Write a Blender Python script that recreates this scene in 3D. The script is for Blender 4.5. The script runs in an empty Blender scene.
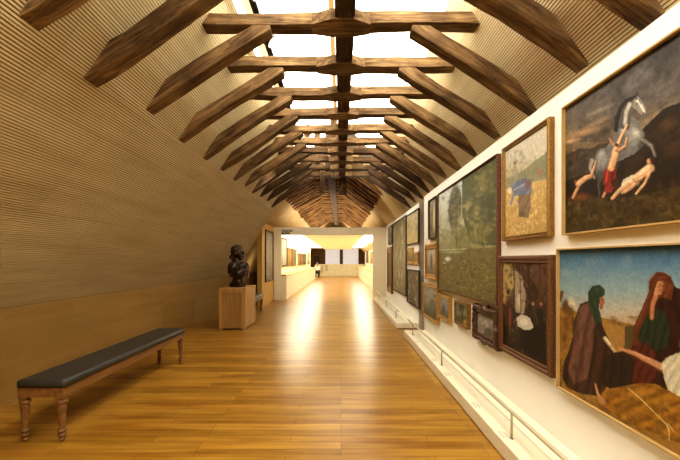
import bpy, bmesh, math, random
import numpy as np
from mathutils import Vector, Matrix
random.seed(7)
rng = np.random.RandomState(11)
SC = bpy.context.scene
COL = SC.collection
PI = math.pi
F = 390.0; VX = 341.0; VY = 260.0; H = 1.45      # focal length in px, vanishing point, eye height

# ------------------------------------------------------------------ helpers
def lin(c):
    if isinstance(c, str):
        c = c.lstrip('#'); c = [int(c[i:i+2], 16)/255 for i in (0, 2, 4)]
    return tuple(x/12.92 if x <= .04045 else ((x+.055)/1.055)**2.4 for x in c)

def tag(o, label=None, cat=None, group=None, kind=None):
    if label: o['label'] = label
    if cat: o['category'] = cat
    if group: o['group'] = group
    if kind: o['kind'] = kind
    return o

def obj(name, bm, m, parent=None, smooth=False, recalc=True):
    if recalc: bmesh.ops.recalc_face_normals(bm, faces=bm.faces)
    me = bpy.data.meshes.new(name); bm.to_mesh(me); bm.free()
    if m: me.materials.append(m)
    if smooth:
        for p in me.polygons: p.use_smooth = True
    o = bpy.data.objects.new(name, me); COL.objects.link(o)
    if parent: o.parent = parent
    return o

def empty(name, loc=(0, 0, 0), rotz=0):
    o = bpy.data.objects.new(name, None); COL.objects.link(o)
    o.location = loc; o.rotation_euler = (0, 0, rotz); o.empty_display_size = .1
    return o

def struct(name, bm, m, parent=None):
    o = obj(name, bm, m, parent)
    if not parent: o['kind'] = 'structure'
    return o

def copy_tree(o, parent=None):
    c = o.copy(); COL.objects.link(c)
    if parent: c.parent = parent
    for ch in [x for x in o.children]: copy_tree(ch, c)
    return c

def box(bm, x0, x1, y0, y1, z0, z1, bevel=0):
    v = [bm.verts.new(p) for p in [(x0,y0,z0),(x1,y0,z0),(x1,y1,z0),(x0,y1,z0),(x0,y0,z1),(x1,y0,z1),(x1,y1,z1),(x0,y1,z1)]]
    fs = [bm.faces.new([v[i] for i in f]) for f in [(0,3,2,1),(4,5,6,7),(0,1,5,4),(1,2,6,5),(2,3,7,6),(3,0,4,7)]]
    if bevel:
        es = list({e for f in fs for e in f.edges})
        bmesh.ops.bevel(bm, geom=es, offset=bevel, segments=2, profile=.5, affect='EDGES')
    return fs

def bx(*a, bevel=0):
    bm = bmesh.new(); box(bm, *a, bevel=bevel); return bm

def quad(bm, *ps):
    return bm.faces.new([bm.verts.new(p) for p in ps])

def lathe(bm, prof, cx=0, cy=0, n=20):
    rings = []
    for r, z in prof:
        rings.append([bm.verts.new((cx+r*math.cos(2*PI*k/n), cy+r*math.sin(2*PI*k/n), z)) for k in range(n)])
    for a, b in zip(rings, rings[1:]):
        for k in range(n): bm.faces.new((a[k], a[(k+1) % n], b[(k+1) % n], b[k]))
    bm.faces.new(list(reversed(rings[0]))); bm.faces.new(rings[-1])

def tube(bm, pts, r, n=10):
    rings = []
    pts = [Vector(p) for p in pts]
    for i, p in enumerate(pts):
        d = (pts[min(i+1, len(pts)-1)]-pts[max(i-1, 0)]).normalized()
        up = Vector((0, 0, 1)) if abs(d.z) < .9 else Vector((1, 0, 0))
        a = d.cross(up).normalized(); b = d.cross(a)
        rr = r[i] if isinstance(r, (list, tuple)) else r
        rings.append([bm.verts.new(p+a*rr*math.cos(2*PI*k/n)+b*rr*math.sin(2*PI*k/n)) for k in range(n)])
    for a, b in zip(rings, rings[1:]):
        for k in range(n): bm.faces.new((a[k], a[(k+1) % n], b[(k+1) % n], b[k]))
    bm.faces.new(list(reversed(rings[0]))); bm.faces.new(rings[-1])

def ball(bm, c, r, rot=None, u=16, v=12):
    if not isinstance(r, (tuple, list)): r = (r, r, r)
    m = Matrix.Translation(c) @ (rot.to_matrix().to_4x4() if rot else Matrix.Identity(4)) @ Matrix.Diagonal((*r, 1))
    bmesh.ops.create_uvsphere(bm, u_segments=u, v_segments=v, radius=1, matrix=m)

ORD = ['', 'first','second','third','fourth','fifth','sixth','seventh','eighth','ninth','tenth','eleventh','twelfth','thirteenth',
       'fourteenth','fifteenth','sixteenth','seventeenth','eighteenth','nineteenth','twentieth']
def ordw(n):
    if n <= 20: return ORD[n]
    if n == 30: return 'thirtieth'
    return ('twenty-' if n < 30 else 'thirty-')+ORD[n % 10]

# ------------------------------------------------------------------ materials
class N:
    def __init__(s, name):
        s.m = bpy.data.materials.new(name); s.m.use_nodes = True
        s.t = s.m.node_tree; s.b = s.t.nodes['Principled BSDF']
    def n(s, typ, **kw):
        x = s.t.nodes.new('ShaderNode'+typ)
        for k, v in kw.items():
            if k in x.inputs: x.inputs[k].default_value = v
            else: setattr(x, k, v)
        return x
    def l(s, a, b): s.t.links.new(a, b)
    def ramp(s, fac, stops):
        r = s.n('ValToRGB'); e = r.color_ramp.elements
        while len(e) < len(stops): e.new(.5)
        for i, (p, c) in enumerate(stops):
            e[i].position = p; e[i].color = (*lin(c), 1)
        s.l(fac, r.inputs[0]); return r
    def map(s, out, sc, loc=(0,0,0), rot=(0,0,0)):
        mp = s.n('Mapping'); mp.inputs['Scale'].default_value = sc; mp.inputs['Location'].default_value = loc
        mp.inputs['Rotation'].default_value = rot
        s.l(out, mp.inputs[0]); return mp.outputs[0]
    def mix(s, f, a, b, mode='MIX'):
        x = s.n('Mix', data_type='RGBA', blend_type=mode)
        for sock, v in ((x.inputs[0], f), (x.inputs[6], a), (x.inputs[7], b)):
            if isinstance(v, bpy.types.NodeSocket): s.l(v, sock)
            elif isinstance(v, (int, float)): sock.default_value = v
            else: sock.default_value = (*lin(v), 1)
        return x.outputs[2]

def plain(name, c, rough=.6, metal=0, spec=.5, noise=.08, scale=8, emit=None, es=0):
    n = N(name); co = n.n('TexCoord')
    ns = n.n('TexNoise', Scale=scale, Detail=4.0); n.l(co.outputs['Object'], ns.inputs['Vector'])
    l = lin(c)
    r = n.n('ValToRGB'); e = r.color_ramp.elements
    e[0].position = .3; e[0].color = (*[x*(1-noise) for x in l], 1)
    e[1].position = .7; e[1].color = (*[min(1, x*(1+noise)) for x in l], 1)
    n.l(ns.outputs['Fac'], r.inputs[0]); n.l(r.outputs[0], n.b.inputs['Base Color'])
    n.b.inputs['Roughness'].default_value = rough; n.b.inputs['Metallic'].default_value = metal
    n.b.inputs['Specular IOR Level'].default_value = spec
    if emit:
        n.b.inputs['Emission Color'].default_value = (*lin(emit), 1); n.b.inputs['Emission Strength'].default_value = es
    return n.m

def timber(name, dark, mid, light):
    n = N(name); co = n.n('TexCoord'); oi = n.n('ObjectInfo')
    add = n.n('VectorMath', operation='ADD'); sc = n.n('VectorMath', operation='SCALE'); sc.inputs['Scale'].default_value = 37
    n.l(oi.outputs['Random'], sc.inputs[0]); n.l(co.outputs['Object'], add.inputs[0]); n.l(sc.outputs[0], add.inputs[1])
    g = n.n('TexNoise', Scale=1.0, Detail=8.0, Roughness=.65, Distortion=.6); n.l(n.map(add.outputs[0], (2.2, 26, 26)), g.inputs['Vector'])
    b = n.n('TexNoise', Scale=3.0, Detail=4.0); n.l(add.outputs[0], b.inputs['Vector'])
    r = n.ramp(g.outputs['Fac'], [(.32, dark), (.5, mid), (.68, light)])
    r2 = n.ramp(b.outputs['Fac'], [(.35, '#8a8078'), (.65, '#ffffff')])
    c = n.mix(.7, r.outputs[0], r2.outputs[0], 'MULTIPLY')
    # drying cracks
    w = n.n('TexNoise', Scale=1.0, Detail=3.0); n.l(n.map(add.outputs[0], (1.1, 14, 14), (5, 5, 5)), w.inputs['Vector'])
    cr = n.ramp(w.outputs['Fac'], [(.485, '#ffffff'), (.5, '#3a2a20'), (.515, '#ffffff')])
    c = n.mix(.55, c, cr.outputs[0], 'MULTIPLY')
    n.l(c, n.b.inputs['Base Color'])
    n.b.inputs['Roughness'].default_value = .8; n.b.inputs['Specular IOR Level'].default_value = .2
    bp = n.n('Bump', Strength=.5, Distance=.01); n.l(g.outputs['Fac'], bp.inputs['Height']); n.l(bp.outputs[0], n.b.inputs['Normal'])
    return n.m

def slat_mat(name, c0, c1, gap=None):
    """battens running along Y; each batten board slightly different in tone; joints across at fixed Y"""
    n = N(name); co = n.n('TexCoord')
    br = n.n('TexBrick', Scale=1.0)
    br.inputs['Color1'].default_value = (*lin(c0), 1); br.inputs['Color2'].default_value = (*lin(c1), 1)
    br.inputs['Mortar'].default_value = (*lin('#9c8050'), 1)
    br.inputs['Mortar Size'].default_value = .0015; br.inputs['Brick Width'].default_value = 1.6; br.inputs['Row Height'].default_value = .8
    br.offset = .5; br.inputs['Bias'].default_value = 0.0
    sx = n.n('SeparateXYZ'); n.l(co.outputs['Object'], sx.inputs[0])
    cb = n.n('CombineXYZ'); n.l(sx.outputs['Y'], cb.inputs['X'])
    ad = n.n('Math', operation='MULTIPLY'); n.l(sx.outputs['Z'], ad.inputs[0]); ad.inputs[1].default_value = 1.3
    n.l(ad.outputs[0], cb.inputs['Y']); n.l(cb.outputs[0], br.inputs['Vector'])
    g = n.n('TexNoise', Scale=1.0, Detail=4.0); n.l(n.map(co.outputs['Object'], (9, .9, 9)), g.inputs['Vector'])
    r = n.ramp(g.outputs['Fac'], [(.3, '#ddd2bd'), (.7, '#ffffff')])
    c = n.mix(.6, br.outputs['Color'], r.outputs[0], 'MULTIPLY')
    n.l(c, n.b.inputs['Base Color']); n.b.inputs['Roughness'].default_value = .6
    n.b.inputs['Specular IOR Level'].default_value = .25
    return n.m

def floor_mat():
    n = N('oak_parquet'); co = n.n('TexCoord')
    br = n.n('TexBrick', Scale=1.0)
    br.inputs['Color1'].default_value = (*lin('#966e24'), 1); br.inputs['Color2'].default_value = (*lin('#bb913c'), 1)
    br.inputs['Mortar'].default_value = (*lin('#6b4c18'), 1)
    br.inputs['Mortar Size'].default_value = .0022; br.inputs['Mortar Smooth'].default_value = .3
    br.inputs['Brick Width'].default_value = 1.1; br.inputs['Row Height'].default_value = .115; br.offset = .37; br.offset_frequency = 3
    n.l(co.outputs['Object'], br.inputs['Vector'])
    g = n.n('TexNoise', Scale=1.0, Detail=6.0, Distortion=.4); n.l(n.map(co.outputs['Object'], (1.6, 22, 1)), g.inputs['Vector'])
    r = n.ramp(g.outputs['Fac'], [(.3, '#b39a78'), (.7, '#ffffff')])
    c = n.mix(.6, br.outputs['Color'], r.outputs[0], 'MULTIPLY')
    g2 = n.n('TexNoise', Scale=1.0, Detail=1.0); n.l(n.map(co.outputs['Object'], (.9, 8.7, 1)), g2.inputs['Vector'])
    r2 = n.ramp(g2.outputs['Fac'], [(.35, '#cba066'), (.5, '#ffffff')])
    c = n.mix(.5, c, r2.outputs[0], 'MULTIPLY')
    n.l(c, n.b.inputs['Base Color'])
    n.b.inputs['Roughness'].default_value = .28; n.b.inputs['Specular IOR Level'].default_value = .5
    bp = n.n('Bump', Strength=.15, Distance=.004); n.l(g.outputs['Fac'], bp.inputs['Height']); n.l(bp.outputs[0], n.b.inputs['Normal'])
    return n.m

def light_wood(name, c0, c1, axis='y', rough=.5):
    n = N(name); co = n.n('TexCoord')
    sc = {'y': (12, 1, 12), 'z': (12, 12, 1), 'x': (1, 12, 12)}[axis]
    g = n.n('TexNoise', Scale=1.5, Detail=6.0, Distortion=.5); n.l(n.map(co.outputs['Object'], sc), g.inputs['Vector'])
    r = n.ramp(g.outputs['Fac'], [(.3, c0), (.7, c1)])
    n.l(r.outputs[0], n.b.inputs['Base Color']); n.b.inputs['Roughness'].default_value = rough
    n.b.inputs['Specular IOR Level'].default_value = .35
    return n.m

def emis(name, c, s):
    n = N(name); co = n.n('TexCoord')
    ns = n.n('TexNoise', Scale=.8, Detail=2.0); n.l(co.outputs['Object'], ns.inputs['Vector'])
    l = lin(c); r = n.n('ValToRGB'); e = r.color_ramp.elements
    e[0].color = (*[x*.93 for x in l], 1); e[1].color = (*l, 1); n.l(ns.outputs['Fac'], r.inputs[0])
    n.l(r.outputs[0], n.b.inputs['Emission Color']); n.b.inputs['Emission Strength'].default_value = s
    n.b.inputs['Base Color'].default_value = (.8, .8, .75, 1)
    return n.m

def paint_mat():
    n = N('oil_paint'); a = n.n('VertexColor'); a.layer_name = 'Col'
    co = n.n('TexCoord')
    ns = n.n('TexNoise', Scale=60.0, Detail=3.0); n.l(co.outputs['Object'], ns.inputs['Vector'])
    r = n.ramp(ns.outputs['Fac'], [(.3, '#d8d8d8'), (.7, '#ffffff')])
    n.l(n.mix(.6, a.outputs['Color'], r.outputs[0], 'MULTIPLY'), n.b.inputs['Base Color'])
    n.b.inputs['Roughness'].default_value = .5; n.b.inputs['Specular IOR Level'].default_value = .25
    return n.m

def gilt(name, c0, c1, rough=.4, metal=.6):
    n = N(name); co = n.n('TexCoord')
    g = n.n('TexNoise', Scale=140.0, Detail=3.0); n.l(co.outputs['Object'], g.inputs['Vector'])
    r = n.ramp(g.outputs['Fac'], [(.35, c0), (.65, c1)])
    n.l(r.outputs[0], n.b.inputs['Base Color']); n.b.inputs['Roughness'].default_value = rough; n.b.inputs['Metallic'].default_value = metal
    bp = n.n('Bump', Strength=.4, Distance=.004); n.l(g.outputs['Fac'], bp.inputs['Height']); n.l(bp.outputs[0], n.b.inputs['Normal'])
    return n.m

M = dict(
    floor=floor_mat(),
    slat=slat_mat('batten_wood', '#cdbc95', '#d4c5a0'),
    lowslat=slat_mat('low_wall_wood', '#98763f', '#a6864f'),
    gap=plain('batten_backing', '#7d6238', .9),
    plaster=plain('warm_plaster', '#c4ab7a', .9, noise=.12, scale=3),
    white=plain('wall_white', '#efebe2', .7, noise=.015, scale=3),
    offwhite=plain('portal_paint', '#e2d6b6', .8, noise=.03),
    cap=plain('partition_cap', '#c9bfae', .8, noise=.03),
    plinthw=plain('plinth_white', '#ece4cc', .45, noise=.02),
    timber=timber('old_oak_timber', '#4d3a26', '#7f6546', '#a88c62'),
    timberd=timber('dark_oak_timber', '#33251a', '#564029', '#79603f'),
    far=timber('far_oak_timber', '#5a4022', '#967043', '#c09a62'),
    sky=emis('skylight_glass', '#fff9ea', 5.0),
    sky2=emis('far_skylight_glass', '#ffe9b0', 1.6),
    cove=emis('cove_light_panel', '#fff6e0', 6.5),
    galceil=plain('glowing_ceiling_paint', '#f4ecc8', .7, noise=.02, emit='#f0e2a4', es=.35),  # slight glow put into the ceiling paint to brighten it
    galwhite=plain('gallery_paint', '#f4eedc', .7, noise=.02),
    ped=light_wood('pedestal_oak', '#a17a45', '#b8905a', 'z'),
    pedin=light_wood('pedestal_panel_oak', '#8e6a3b', '#a37d49', 'z'),
    panel=light_wood('panel_maple', '#c79f57', '#dcb871', 'z'),
    bench=light_wood('bench_wood', '#6a4a2a', '#8e6638', 'y', .4),
    leather=plain('black_leather', '#34332f', .42, spec=.5, noise=.15, scale=30),
    bronze=plain('dark_bronze', '#43342a', .32, .55, noise=.35, scale=25),
    bronzeb=plain('bust_socle', '#2a1c14', .4, .1, noise=.3, scale=25),
    rail=plain('rail_metal', '#cfc4a8', .4, .2),
    post=plain('post_metal', '#b9ab90', .4, .4),
    gold=gilt('gilt_frame', '#8a6425', '#caa050'),
    gold2=gilt('aged_gilt_frame', '#5c431c', '#a37c3c', .45, .4),
    brown=gilt('walnut_frame', '#2c1a0e', '#5c3b20', .45, .05),
    brown2=gilt('dark_brown_frame', '#432a17', '#7a5230', .45, .1),
    wedge=plain('canvas_edge', '#b0935e', .8),
    darkedge=plain('dark_canvas_edge', '#3d342a', .8),
    paint=paint_mat(),
    text=plain('black_lettering', '#1d140c', .6),
    grey=plain('grey_lettering', '#8f8b80', .6),
    black=plain('black_metal', '#1b1b1c', .4, .5),
    housing=plain('grey_housing', '#4a4b4e', .4, .5),
    chrome=plain('grey_metal', '#8b8d90', .3, .8),
    winp=plain('blind_panel', '#cfcdd2', .7, emit='#d8d6e0', es=.45),
    fdark=plain('dark_wall', '#5d4227', .8),
    fdoor=plain('dark_door', '#2f1c10', .6),
    farwall=plain('far_low_wall', '#d6cbab', .8),
    skin=plain('skin', '#b98a6a', .6), shirt=plain('white_shirt', '#e4dccb', .8), trousers=plain('black_cloth', '#15110f', .9),
    hair=plain('grey_hair', '#6b6258', .9), lamp=emis('lamp_face', '#ffe6b0', .5),
)

# ------------------------------------------------------------------ camera
cam = bpy.data.cameras.new('camera'); co_ = bpy.data.objects.new('camera', cam); COL.objects.link(co_)
co_.location = (0, 0, H); co_.rotation_euler = (PI/2, 0, 0)
cam.sensor_width = 36; cam.sensor_fit = 'HORIZONTAL'; cam.lens = F/680*36
cam.shift_x = -1/680; cam.shift_y = 30/680; cam.clip_end = 200; cam.clip_start = .05
SC.camera = co_

# ------------------------------------------------------------------ setting
YB = -3.0
struct('floor', bx(-6, 4, YB, 37, -.1, 0), M['floor'])
EAVE = (-3.3, .99); SL = 1.19; K = .99+SL*3.3
def roof_h(x):
    a = abs(x)
    if a > 1.75: return .99+1.12*(3.3-a)
    if a > 1.0: return 2.726+1.5*(1.75-a)
    return 3.851+1.05*(1.0-a)

def battens(path0, path1, pitch, width, depth, yend, side):
    """battens along Y covering the straight profile path0->path1 (x,z); returns bm of battens"""
    bm = bmesh.new()
    p0 = Vector((path0[0], 0, path0[1])); p1 = Vector((path1[0], 0, path1[1]))
    L = (p1-p0).length; d = (p1-p0)/L; nrm = Vector((-d.z, 0, d.x))
    if nrm.x*side > 0: nrm = -nrm
    k = 0
    while k*pitch < L-width:
        a = p0+d*(k*pitch); b = a+d*width
        ye = yend(a) if callable(yend) else yend
        pr = [a, b, b+nrm*depth, a+nrm*depth]
        v0 = [bm.verts.new((p.x, YB, p.z)) for p in pr]; v1 = [bm.verts.new((p.x, ye, p.z)) for p in pr]
        for i in range(4):
            j = (i+1) % 4; bm.faces.new((v0[i], v0[j], v1[j], v1[i]))
        bm.faces.new(v1)
        k += 1
    return bm

SKA = 1.0
def left_end(a):                      # the slatted lining of the near room stops on a slant
    t = (-a.x-1.8)/(3.3-1.8)
    return 10.1+max(0, t)*1.9
# left slope : backing board and battens
bm = bmesh.new()
pr = [(-3.3, .99), (-SKA, roof_h(SKA))]
nx, nz = -.76, .64
bm2 = bmesh.new()
n0 = 12
vs = []
for i in range(n0+1):
    t = i/n0; x = -3.3+(3.3-SKA)*t; z = roof_h(x); ye = left_end(Vector((x, 0, z)))
    vs.append([bm.verts.new(p) for p in ((x, YB, z), (x, ye, z), (x-.06, ye, z+.05), (x-.06, YB, z+.05))])
for a, b in zip(vs, vs[1:]):
    for i in range(4):
        j = (i+1) % 4; bm.faces.new((a[i], a[j], b[j], b[i]))
bm.faces.new(vs[0]); bm.faces.new(list(reversed(vs[-1])))
cl = struct('ceiling_left', bm, M['gap'])
obj('batten_lining', battens((-3.3, .99), (-1.75, roof_h(1.75)), .0222, .0135, .010, left_end, -1), M['slat'], cl)
obj('batten_lining', battens((-1.75, roof_h(1.75)), (-SKA, roof_h(SKA)), .0222, .0135, .010, left_end, -1), M['slat'], cl)
# right slope
bm = bmesh.new()
for xa, xb in ((2.4, 1.75), (1.75, SKA)):
    quad(bm, (xa, YB, roof_h(xa)), (xa, 10.4, roof_h(xa)), (xb, 10.4, roof_h(xb)), (xb, YB, roof_h(xb)))
    quad(bm, (xa+.06, YB, roof_h(xa)+.05), (xb+.06, YB, roof_h(xb)+.05), (xb+.06, 10.4, roof_h(xb)+.05), (xa+.06, 10.4, roof_h(xa)+.05))
    quad(bm, (xa, 10.4, roof_h(xa)), (xa+.06, 10.4, roof_h(xa)+.05), (xb+.06, 10.4, roof_h(xb)+.05), (xb, 10.4, roof_h(xb)))
cr = struct('ceiling_right', bm, M['gap'])
obj('batten_lining', battens((2.4, roof_h(2.4)), (1.75, roof_h(1.75)), .0222, .0135, .010, 10.4, 1), M['slat'], cr)
obj('batten_lining', battens((1.75, roof_h(1.75)), (SKA, roof_h(SKA)), .0222, .0135, .010, 10.4, 1), M['slat'], cr)
# left knee wall
kw = struct('wall_left', bx(-3.42, -3.3, YB, 37, 0, .985), M['gap'])
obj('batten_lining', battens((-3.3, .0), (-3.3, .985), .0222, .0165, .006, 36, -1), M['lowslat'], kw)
# back wall behind the viewer
struct('wall_back', bx(-4, 3, YB-.1, YB, 0, 5.2), M['plaster'])
# outer right wall behind the picture partitions
struct('wall_right', bx(2.42, 2.54, YB, 37, 0, 3.6), M['plaster'])
# skylight
def skypane(y0, y1, k, f=lambda x: roof_h(x)):
    for s, nm in ((-1, 'left'), (1, 'right')):
        bm = bmesh.new()
        quad(bm, (s*SKA, y0, roof_h(SKA)), (s*SKA, y1, roof_h(SKA)), (0, y1, roof_h(0)), (0, y0, roof_h(0)))
        quad(bm, (s*SKA, y0, roof_h(SKA)+.03), (0, y0, roof_h(0)+.03), (0, y1, roof_h(0)+.03), (s*SKA, y1, roof_h(SKA)+.03))
        w = struct('window_%d' % k[0], bm, M['sky'])
        k[0] += 1
kk = [1]
for i in range(6): skypane(YB+i*2.1+.01, YB+(i+1)*2.1, kk)
bm = bmesh.new()
for s in (-1,):
    x0, x1 = -.94, -.87
    quad(bm, (x0, YB, roof_h(x0)-.02), (x0, 10, roof_h(x0)-.02), (x1, 10, roof_h(x1)-.02), (x1, YB, roof_h(x1)-.02))
    quad(bm, (x1, YB, roof_h(x1)-.02), (x1, 10, roof_h(x1)-.02), (x1, 10, roof_h(x1)+.0), (x1, YB, roof_h(x1)+.0))
struct('trim_1', bm, M['ped'])
struct('trim_2', bx(-.16, -.09, YB, 9.8, 4.70, 4.78), M['ped'])
struct('trim_3', bx(.05, .11, YB, 9.8, 4.74, 4.8), M['ped'])

# far roof (lower-lit plastered part beyond the skylight)
def shell(prof, y0, y1):
    bm = bmesh.new()
    a = [bm.verts.new((x, y0, z)) for x, z in prof]; b = [bm.verts.new((x, y1, z)) for x, z in prof]
    for i in range(len(prof)-1): bm.faces.new((a[i], a[i+1], b[i+1], b[i]))
    return bm
struct('ceiling_far_left', shell([(-3.3, .985), (-2.6, 2.72), (-1.72, 3.56), (-.75, 4.72)], 9.9, 37), M['plaster'])
struct('ceiling_far_right', shell([(-.15, 4.72), (1.05, 3.40), (1.66, 2.67), (2.42, 1.8)], 10.4, 37), M['plaster'])
struct('ceiling_far_top', shell([(-.75, 4.72), (-.15, 4.72)], 9.9, 37), M['plaster'])
# step between the two roofs on the right and above
bm = bmesh.new()
quad(bm, (-.15, 10.4, 4.72), (SKA, 10.4, roof_h(SKA)), (2.42, 10.4, roof_h(2.42)), (2.42, 10.4, 1.8), (1.66, 10.4, 2.67), (1.05, 10.4, 3.4))
struct('trim_4', bm, M['plaster'])
struct('wall_far_end', bx(-4, 3, 37, 37.1, 0, 5.2), M['plaster'])

# ------------------------------------------------------------------ picture partitions, plinths and rails
NX, FX = 1.60, 1.63
struct('wall_picture_near', bx(NX, NX+.12, YB+.1, 7.5, 0, 2.67), M['white'])
fw = struct('wall_picture_far', bx(FX, FX+.14, 8.16, 14.2, 0, 2.65), M['white'])
obj('end_cap', bx(FX-.002, FX+.142, 8.145, 8.16, 0, 2.652), M['cap'], fw)

def plinth(name, x0, x1, y0, y1, h, label):
    bm = bmesh.new(); box(bm, x0, x1, y0, y1, .012, h, bevel=.004)
    root = obj(name, bm, M['plinthw'])
    tag(root, label, 'plinth')
    obj('shadow_gap_base', bx(x0+.02, x1, y0+.02, y1-.02, 0, .012), M['black'], root)
    obj('recessed_light_strip', bx(x0+.20, x0+.215, y0+.1, y1-.05, h, h+.002), M['cap'], root)
    return root
plinth('display_plinth', 1.18, NX-.006, YB+.2, 7.34, .13, 'long low cream plinth along the floor under the nearest paintings')
plinth('display_plinth', 1.17, FX-.008, 8.2, 14.1, .12, 'low cream plinth beyond, under the paintings of the farther partition')

def rail(y0, y1, posts, label):
    root = empty('barrier_rail', (1.26, y0, .13))
    tag(root, label, 'barrier rail')
    bm = bmesh.new(); tube(bm, [(0, 0, .2), (0, y1-y0, .2)], .015, 12)
    obj('handrail', bm, M['rail'], root, smooth=True)
    for p in posts:
        bm = bmesh.new(); tube(bm, [(0, p-y0, .001), (0, p-y0, .19)], .0085, 10)
        obj('post', bm, M['post'], root, smooth=True)
        bm = bmesh.new(); lathe(bm, [(.016, 0), (.016, .004)], 0, p-y0, 14)
        obj('post_foot', bm, M['post'], root)
rail(-2.5, 7.32, [-1.1, .9, 2.88, 4.88, 6.85], 'low pale metal barrier rail standing on the nearer plinth')
rail(8.5, 13.7, [8.9, 10.9, 12.9], 'low pale metal barrier rail standing on the farther plinth')

# captions printed on the plinth
def caption(y, k):
    bm = bmesh.new(); r = random.Random(k)
    for i in range(5):
        if i == 2: continue
        x = 1.20+.006+i*.011
        s = 0
        while s < .12*(1 if i < 4 else .8):
            wl = r.uniform(.006, .02)
            box(bm, x, x+.004, y-.06+s, y-.06+s+wl, .1301, .1309)
            s += wl+.004
    o = obj('caption_text', bm, M['grey'])
    return o
for k, (y, w) in enumerate([(2.95, 'beside the second-nearest post, under the desert painting'), (3.55, 'under the dark interior painting'), (4.5, 'beside the middle rail post'),
                       (5.15, 'just beyond the middle rail post'), (6.3, 'near the far end of the plinth')]):
    tag(caption(y, k), 'small grey caption text on the cream plinth '+w, 'caption', 'picture captions on the plinth')

# ------------------------------------------------------------------ roof timbers
def beam(L, w, d, seed, amp=.012, segs=14, bend=0, taper=0):
    """irregular hewn timber along local +X, section w (local Z) x d (local Y)"""
    r = random.Random(seed); bm = bmesh.new()
    ph = [r.uniform(0, 6.28) for _ in range(8)]
    ring0 = None
    c = min(w, d)*.05
    pts = [(-d/2+c, -w/2), (d/2-c, -w/2), (d/2, -w/2+c), (d/2, w/2-c), (d/2-c, w/2), (-d/2+c, w/2), (-d/2, w/2-c), (-d/2, -w/2+c)]
    for i in range(segs+1):
        t = i/segs; x = t*L
        oy = amp*.5*math.sin(ph[0]+t*5); oz = amp*math.sin(ph[1]+t*6.3)+bend*math.sin(PI*t)
        sc = 1+taper*(t-.5)+.05*math.sin(ph[2]+t*9)
        ring = []
        for k, (y, z) in enumerate(pts):
            j = amp*.45*(r.random()-.5)
            ring.append(bm.verts.new((x, oy+y*sc+j, oz+z*sc+amp*.45*(r.random()-.5))))
        if ring0:
            for k in range(8): bm.faces.new((ring0[k], ring0[(k+1) % 8], ring[(k+1) % 8], ring[k]))
        else: bm.faces.new(list(reversed(ring)))
        ring0 = ring
    bm.faces.new(ring0)
    return bm

def cut(bm, co, no):
    """keep the side opposite to no"""
    g = bm.verts[:]+bm.edges[:]+bm.faces[:]
    res = bmesh.ops.bisect_plane(bm, geom=g, plane_co=co, plane_no=no, clear_outer=True)
    es = [e for e in bm.edges if e.is_boundary]
    if es: bmesh.ops.holes_fill(bm, edges=es)

def place_beam(name, p0, p1, w, d, mat, seed, cuts=(), **kw):
    p0 = Vector(p0); p1 = Vector(p1); D = (p1-p0); L = D.length; X = D.normalized()
    Y = Vector((0, 1, 0)) if abs(X.y) < .9 else Vector((1, 0, 0))
    Z = X.cross(Y).normalized(); Y = Z.cross(X).normalized()
    R = Matrix((X, Y, Z)).transposed()
    mw = Matrix.Translation(p0) @ R.to_4x4(); inv = mw.inverted()
    bm = beam(L, w, d, seed, **kw)
    for co, no in cuts:
        cut(bm, inv @ Vector(co), (inv.to_3x3() @ Vector(no)).normalized())
    o = obj(name, bm, mat)
    o.matrix_world = mw
    return o

TR = [2.07, 2.66, 3.41, 4.16, 4.88, 5.56, 6.24, 6.88, 7.5, 8.15, 8.85, 9.6]
DT = .155
for i, y in enumerate(TR):
    w, d = (.135 if i == 1 else .122), .15
    yc = y+d/2
    for s, nm in ((-1, 'left'), (1, 'right')):
        n = Vector((s*1.5, 0, 1)).normalized()
        rp = Vector((s*1.62, 0, roof_h(1.62)-.012))
        top = 3.505 if i != 1 else 3.62
        jit = random.uniform(-.03, .03)
        dz = .655
        c0 = Vector((s*1.615, yc, 2.90+jit*.4)); dr = Vector((s, 0, -dz)).normalized()
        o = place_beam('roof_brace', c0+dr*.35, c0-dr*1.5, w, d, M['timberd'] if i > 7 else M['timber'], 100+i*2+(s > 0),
                       [(rp, n), (Vector((0, 0, top)), Vector((0, 0, 1))), (Vector((s*.62, 0, 0)), Vector((-s, 0, 0)))],
                       amp=.011 if i != 1 else .02, bend=0 if i != 1 else -.04)
        tag(o, '%s slanting oak roof brace from the near end, on the %s slope' % (ordw(i+1), nm), 'roof beam', 'slanting braces of the near roof')
    n1 = Vector((1.5, 0, 1)).normalized(); n2 = Vector((-1.5, 0, 1)).normalized()
    if True:
        hh = .105
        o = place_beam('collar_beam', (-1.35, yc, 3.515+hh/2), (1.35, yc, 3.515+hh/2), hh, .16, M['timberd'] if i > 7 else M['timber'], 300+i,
                       [(Vector((1.2, 0, roof_h(1.2)))-n1*.004, n1), (Vector((-1.2, 0, roof_h(1.2)))-n2*.004, n2)], amp=.010, segs=22)
        tag(o, '%s horizontal oak collar beam from the near end, crossing below the skylight' % ordw(i+1), 'roof beam', 'collar beams of the near roof')
        # haunch where the collar meets the long beam
        bm = bmesh.new(); x0, x1, b0 = .085, .26, .08
        ring = []
        for z in (3.508, 3.60):
            ring.append([bm.verts.new((px, py, z)) for px, py in ((-x1, y), (-x0, y-b0), (x0+.03, y-b0), (x1, y), (x1, y+.15), (x0+.03, y+.15+b0*.5), (-x0, y+.15+b0*.5), (-x1, y+.15))])
        for k in range(8): bm.faces.new((ring[0][k], ring[0][(k+1) % 8], ring[1][(k+1) % 8], ring[1][k]))
        bm.faces.new(list(reversed(ring[0]))); bm.faces.new(ring[1])
        hch = obj('haunch', bm, M['timber']); hch.parent = o; hch.matrix_parent_inverse = o.matrix_world.inverted()
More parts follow.
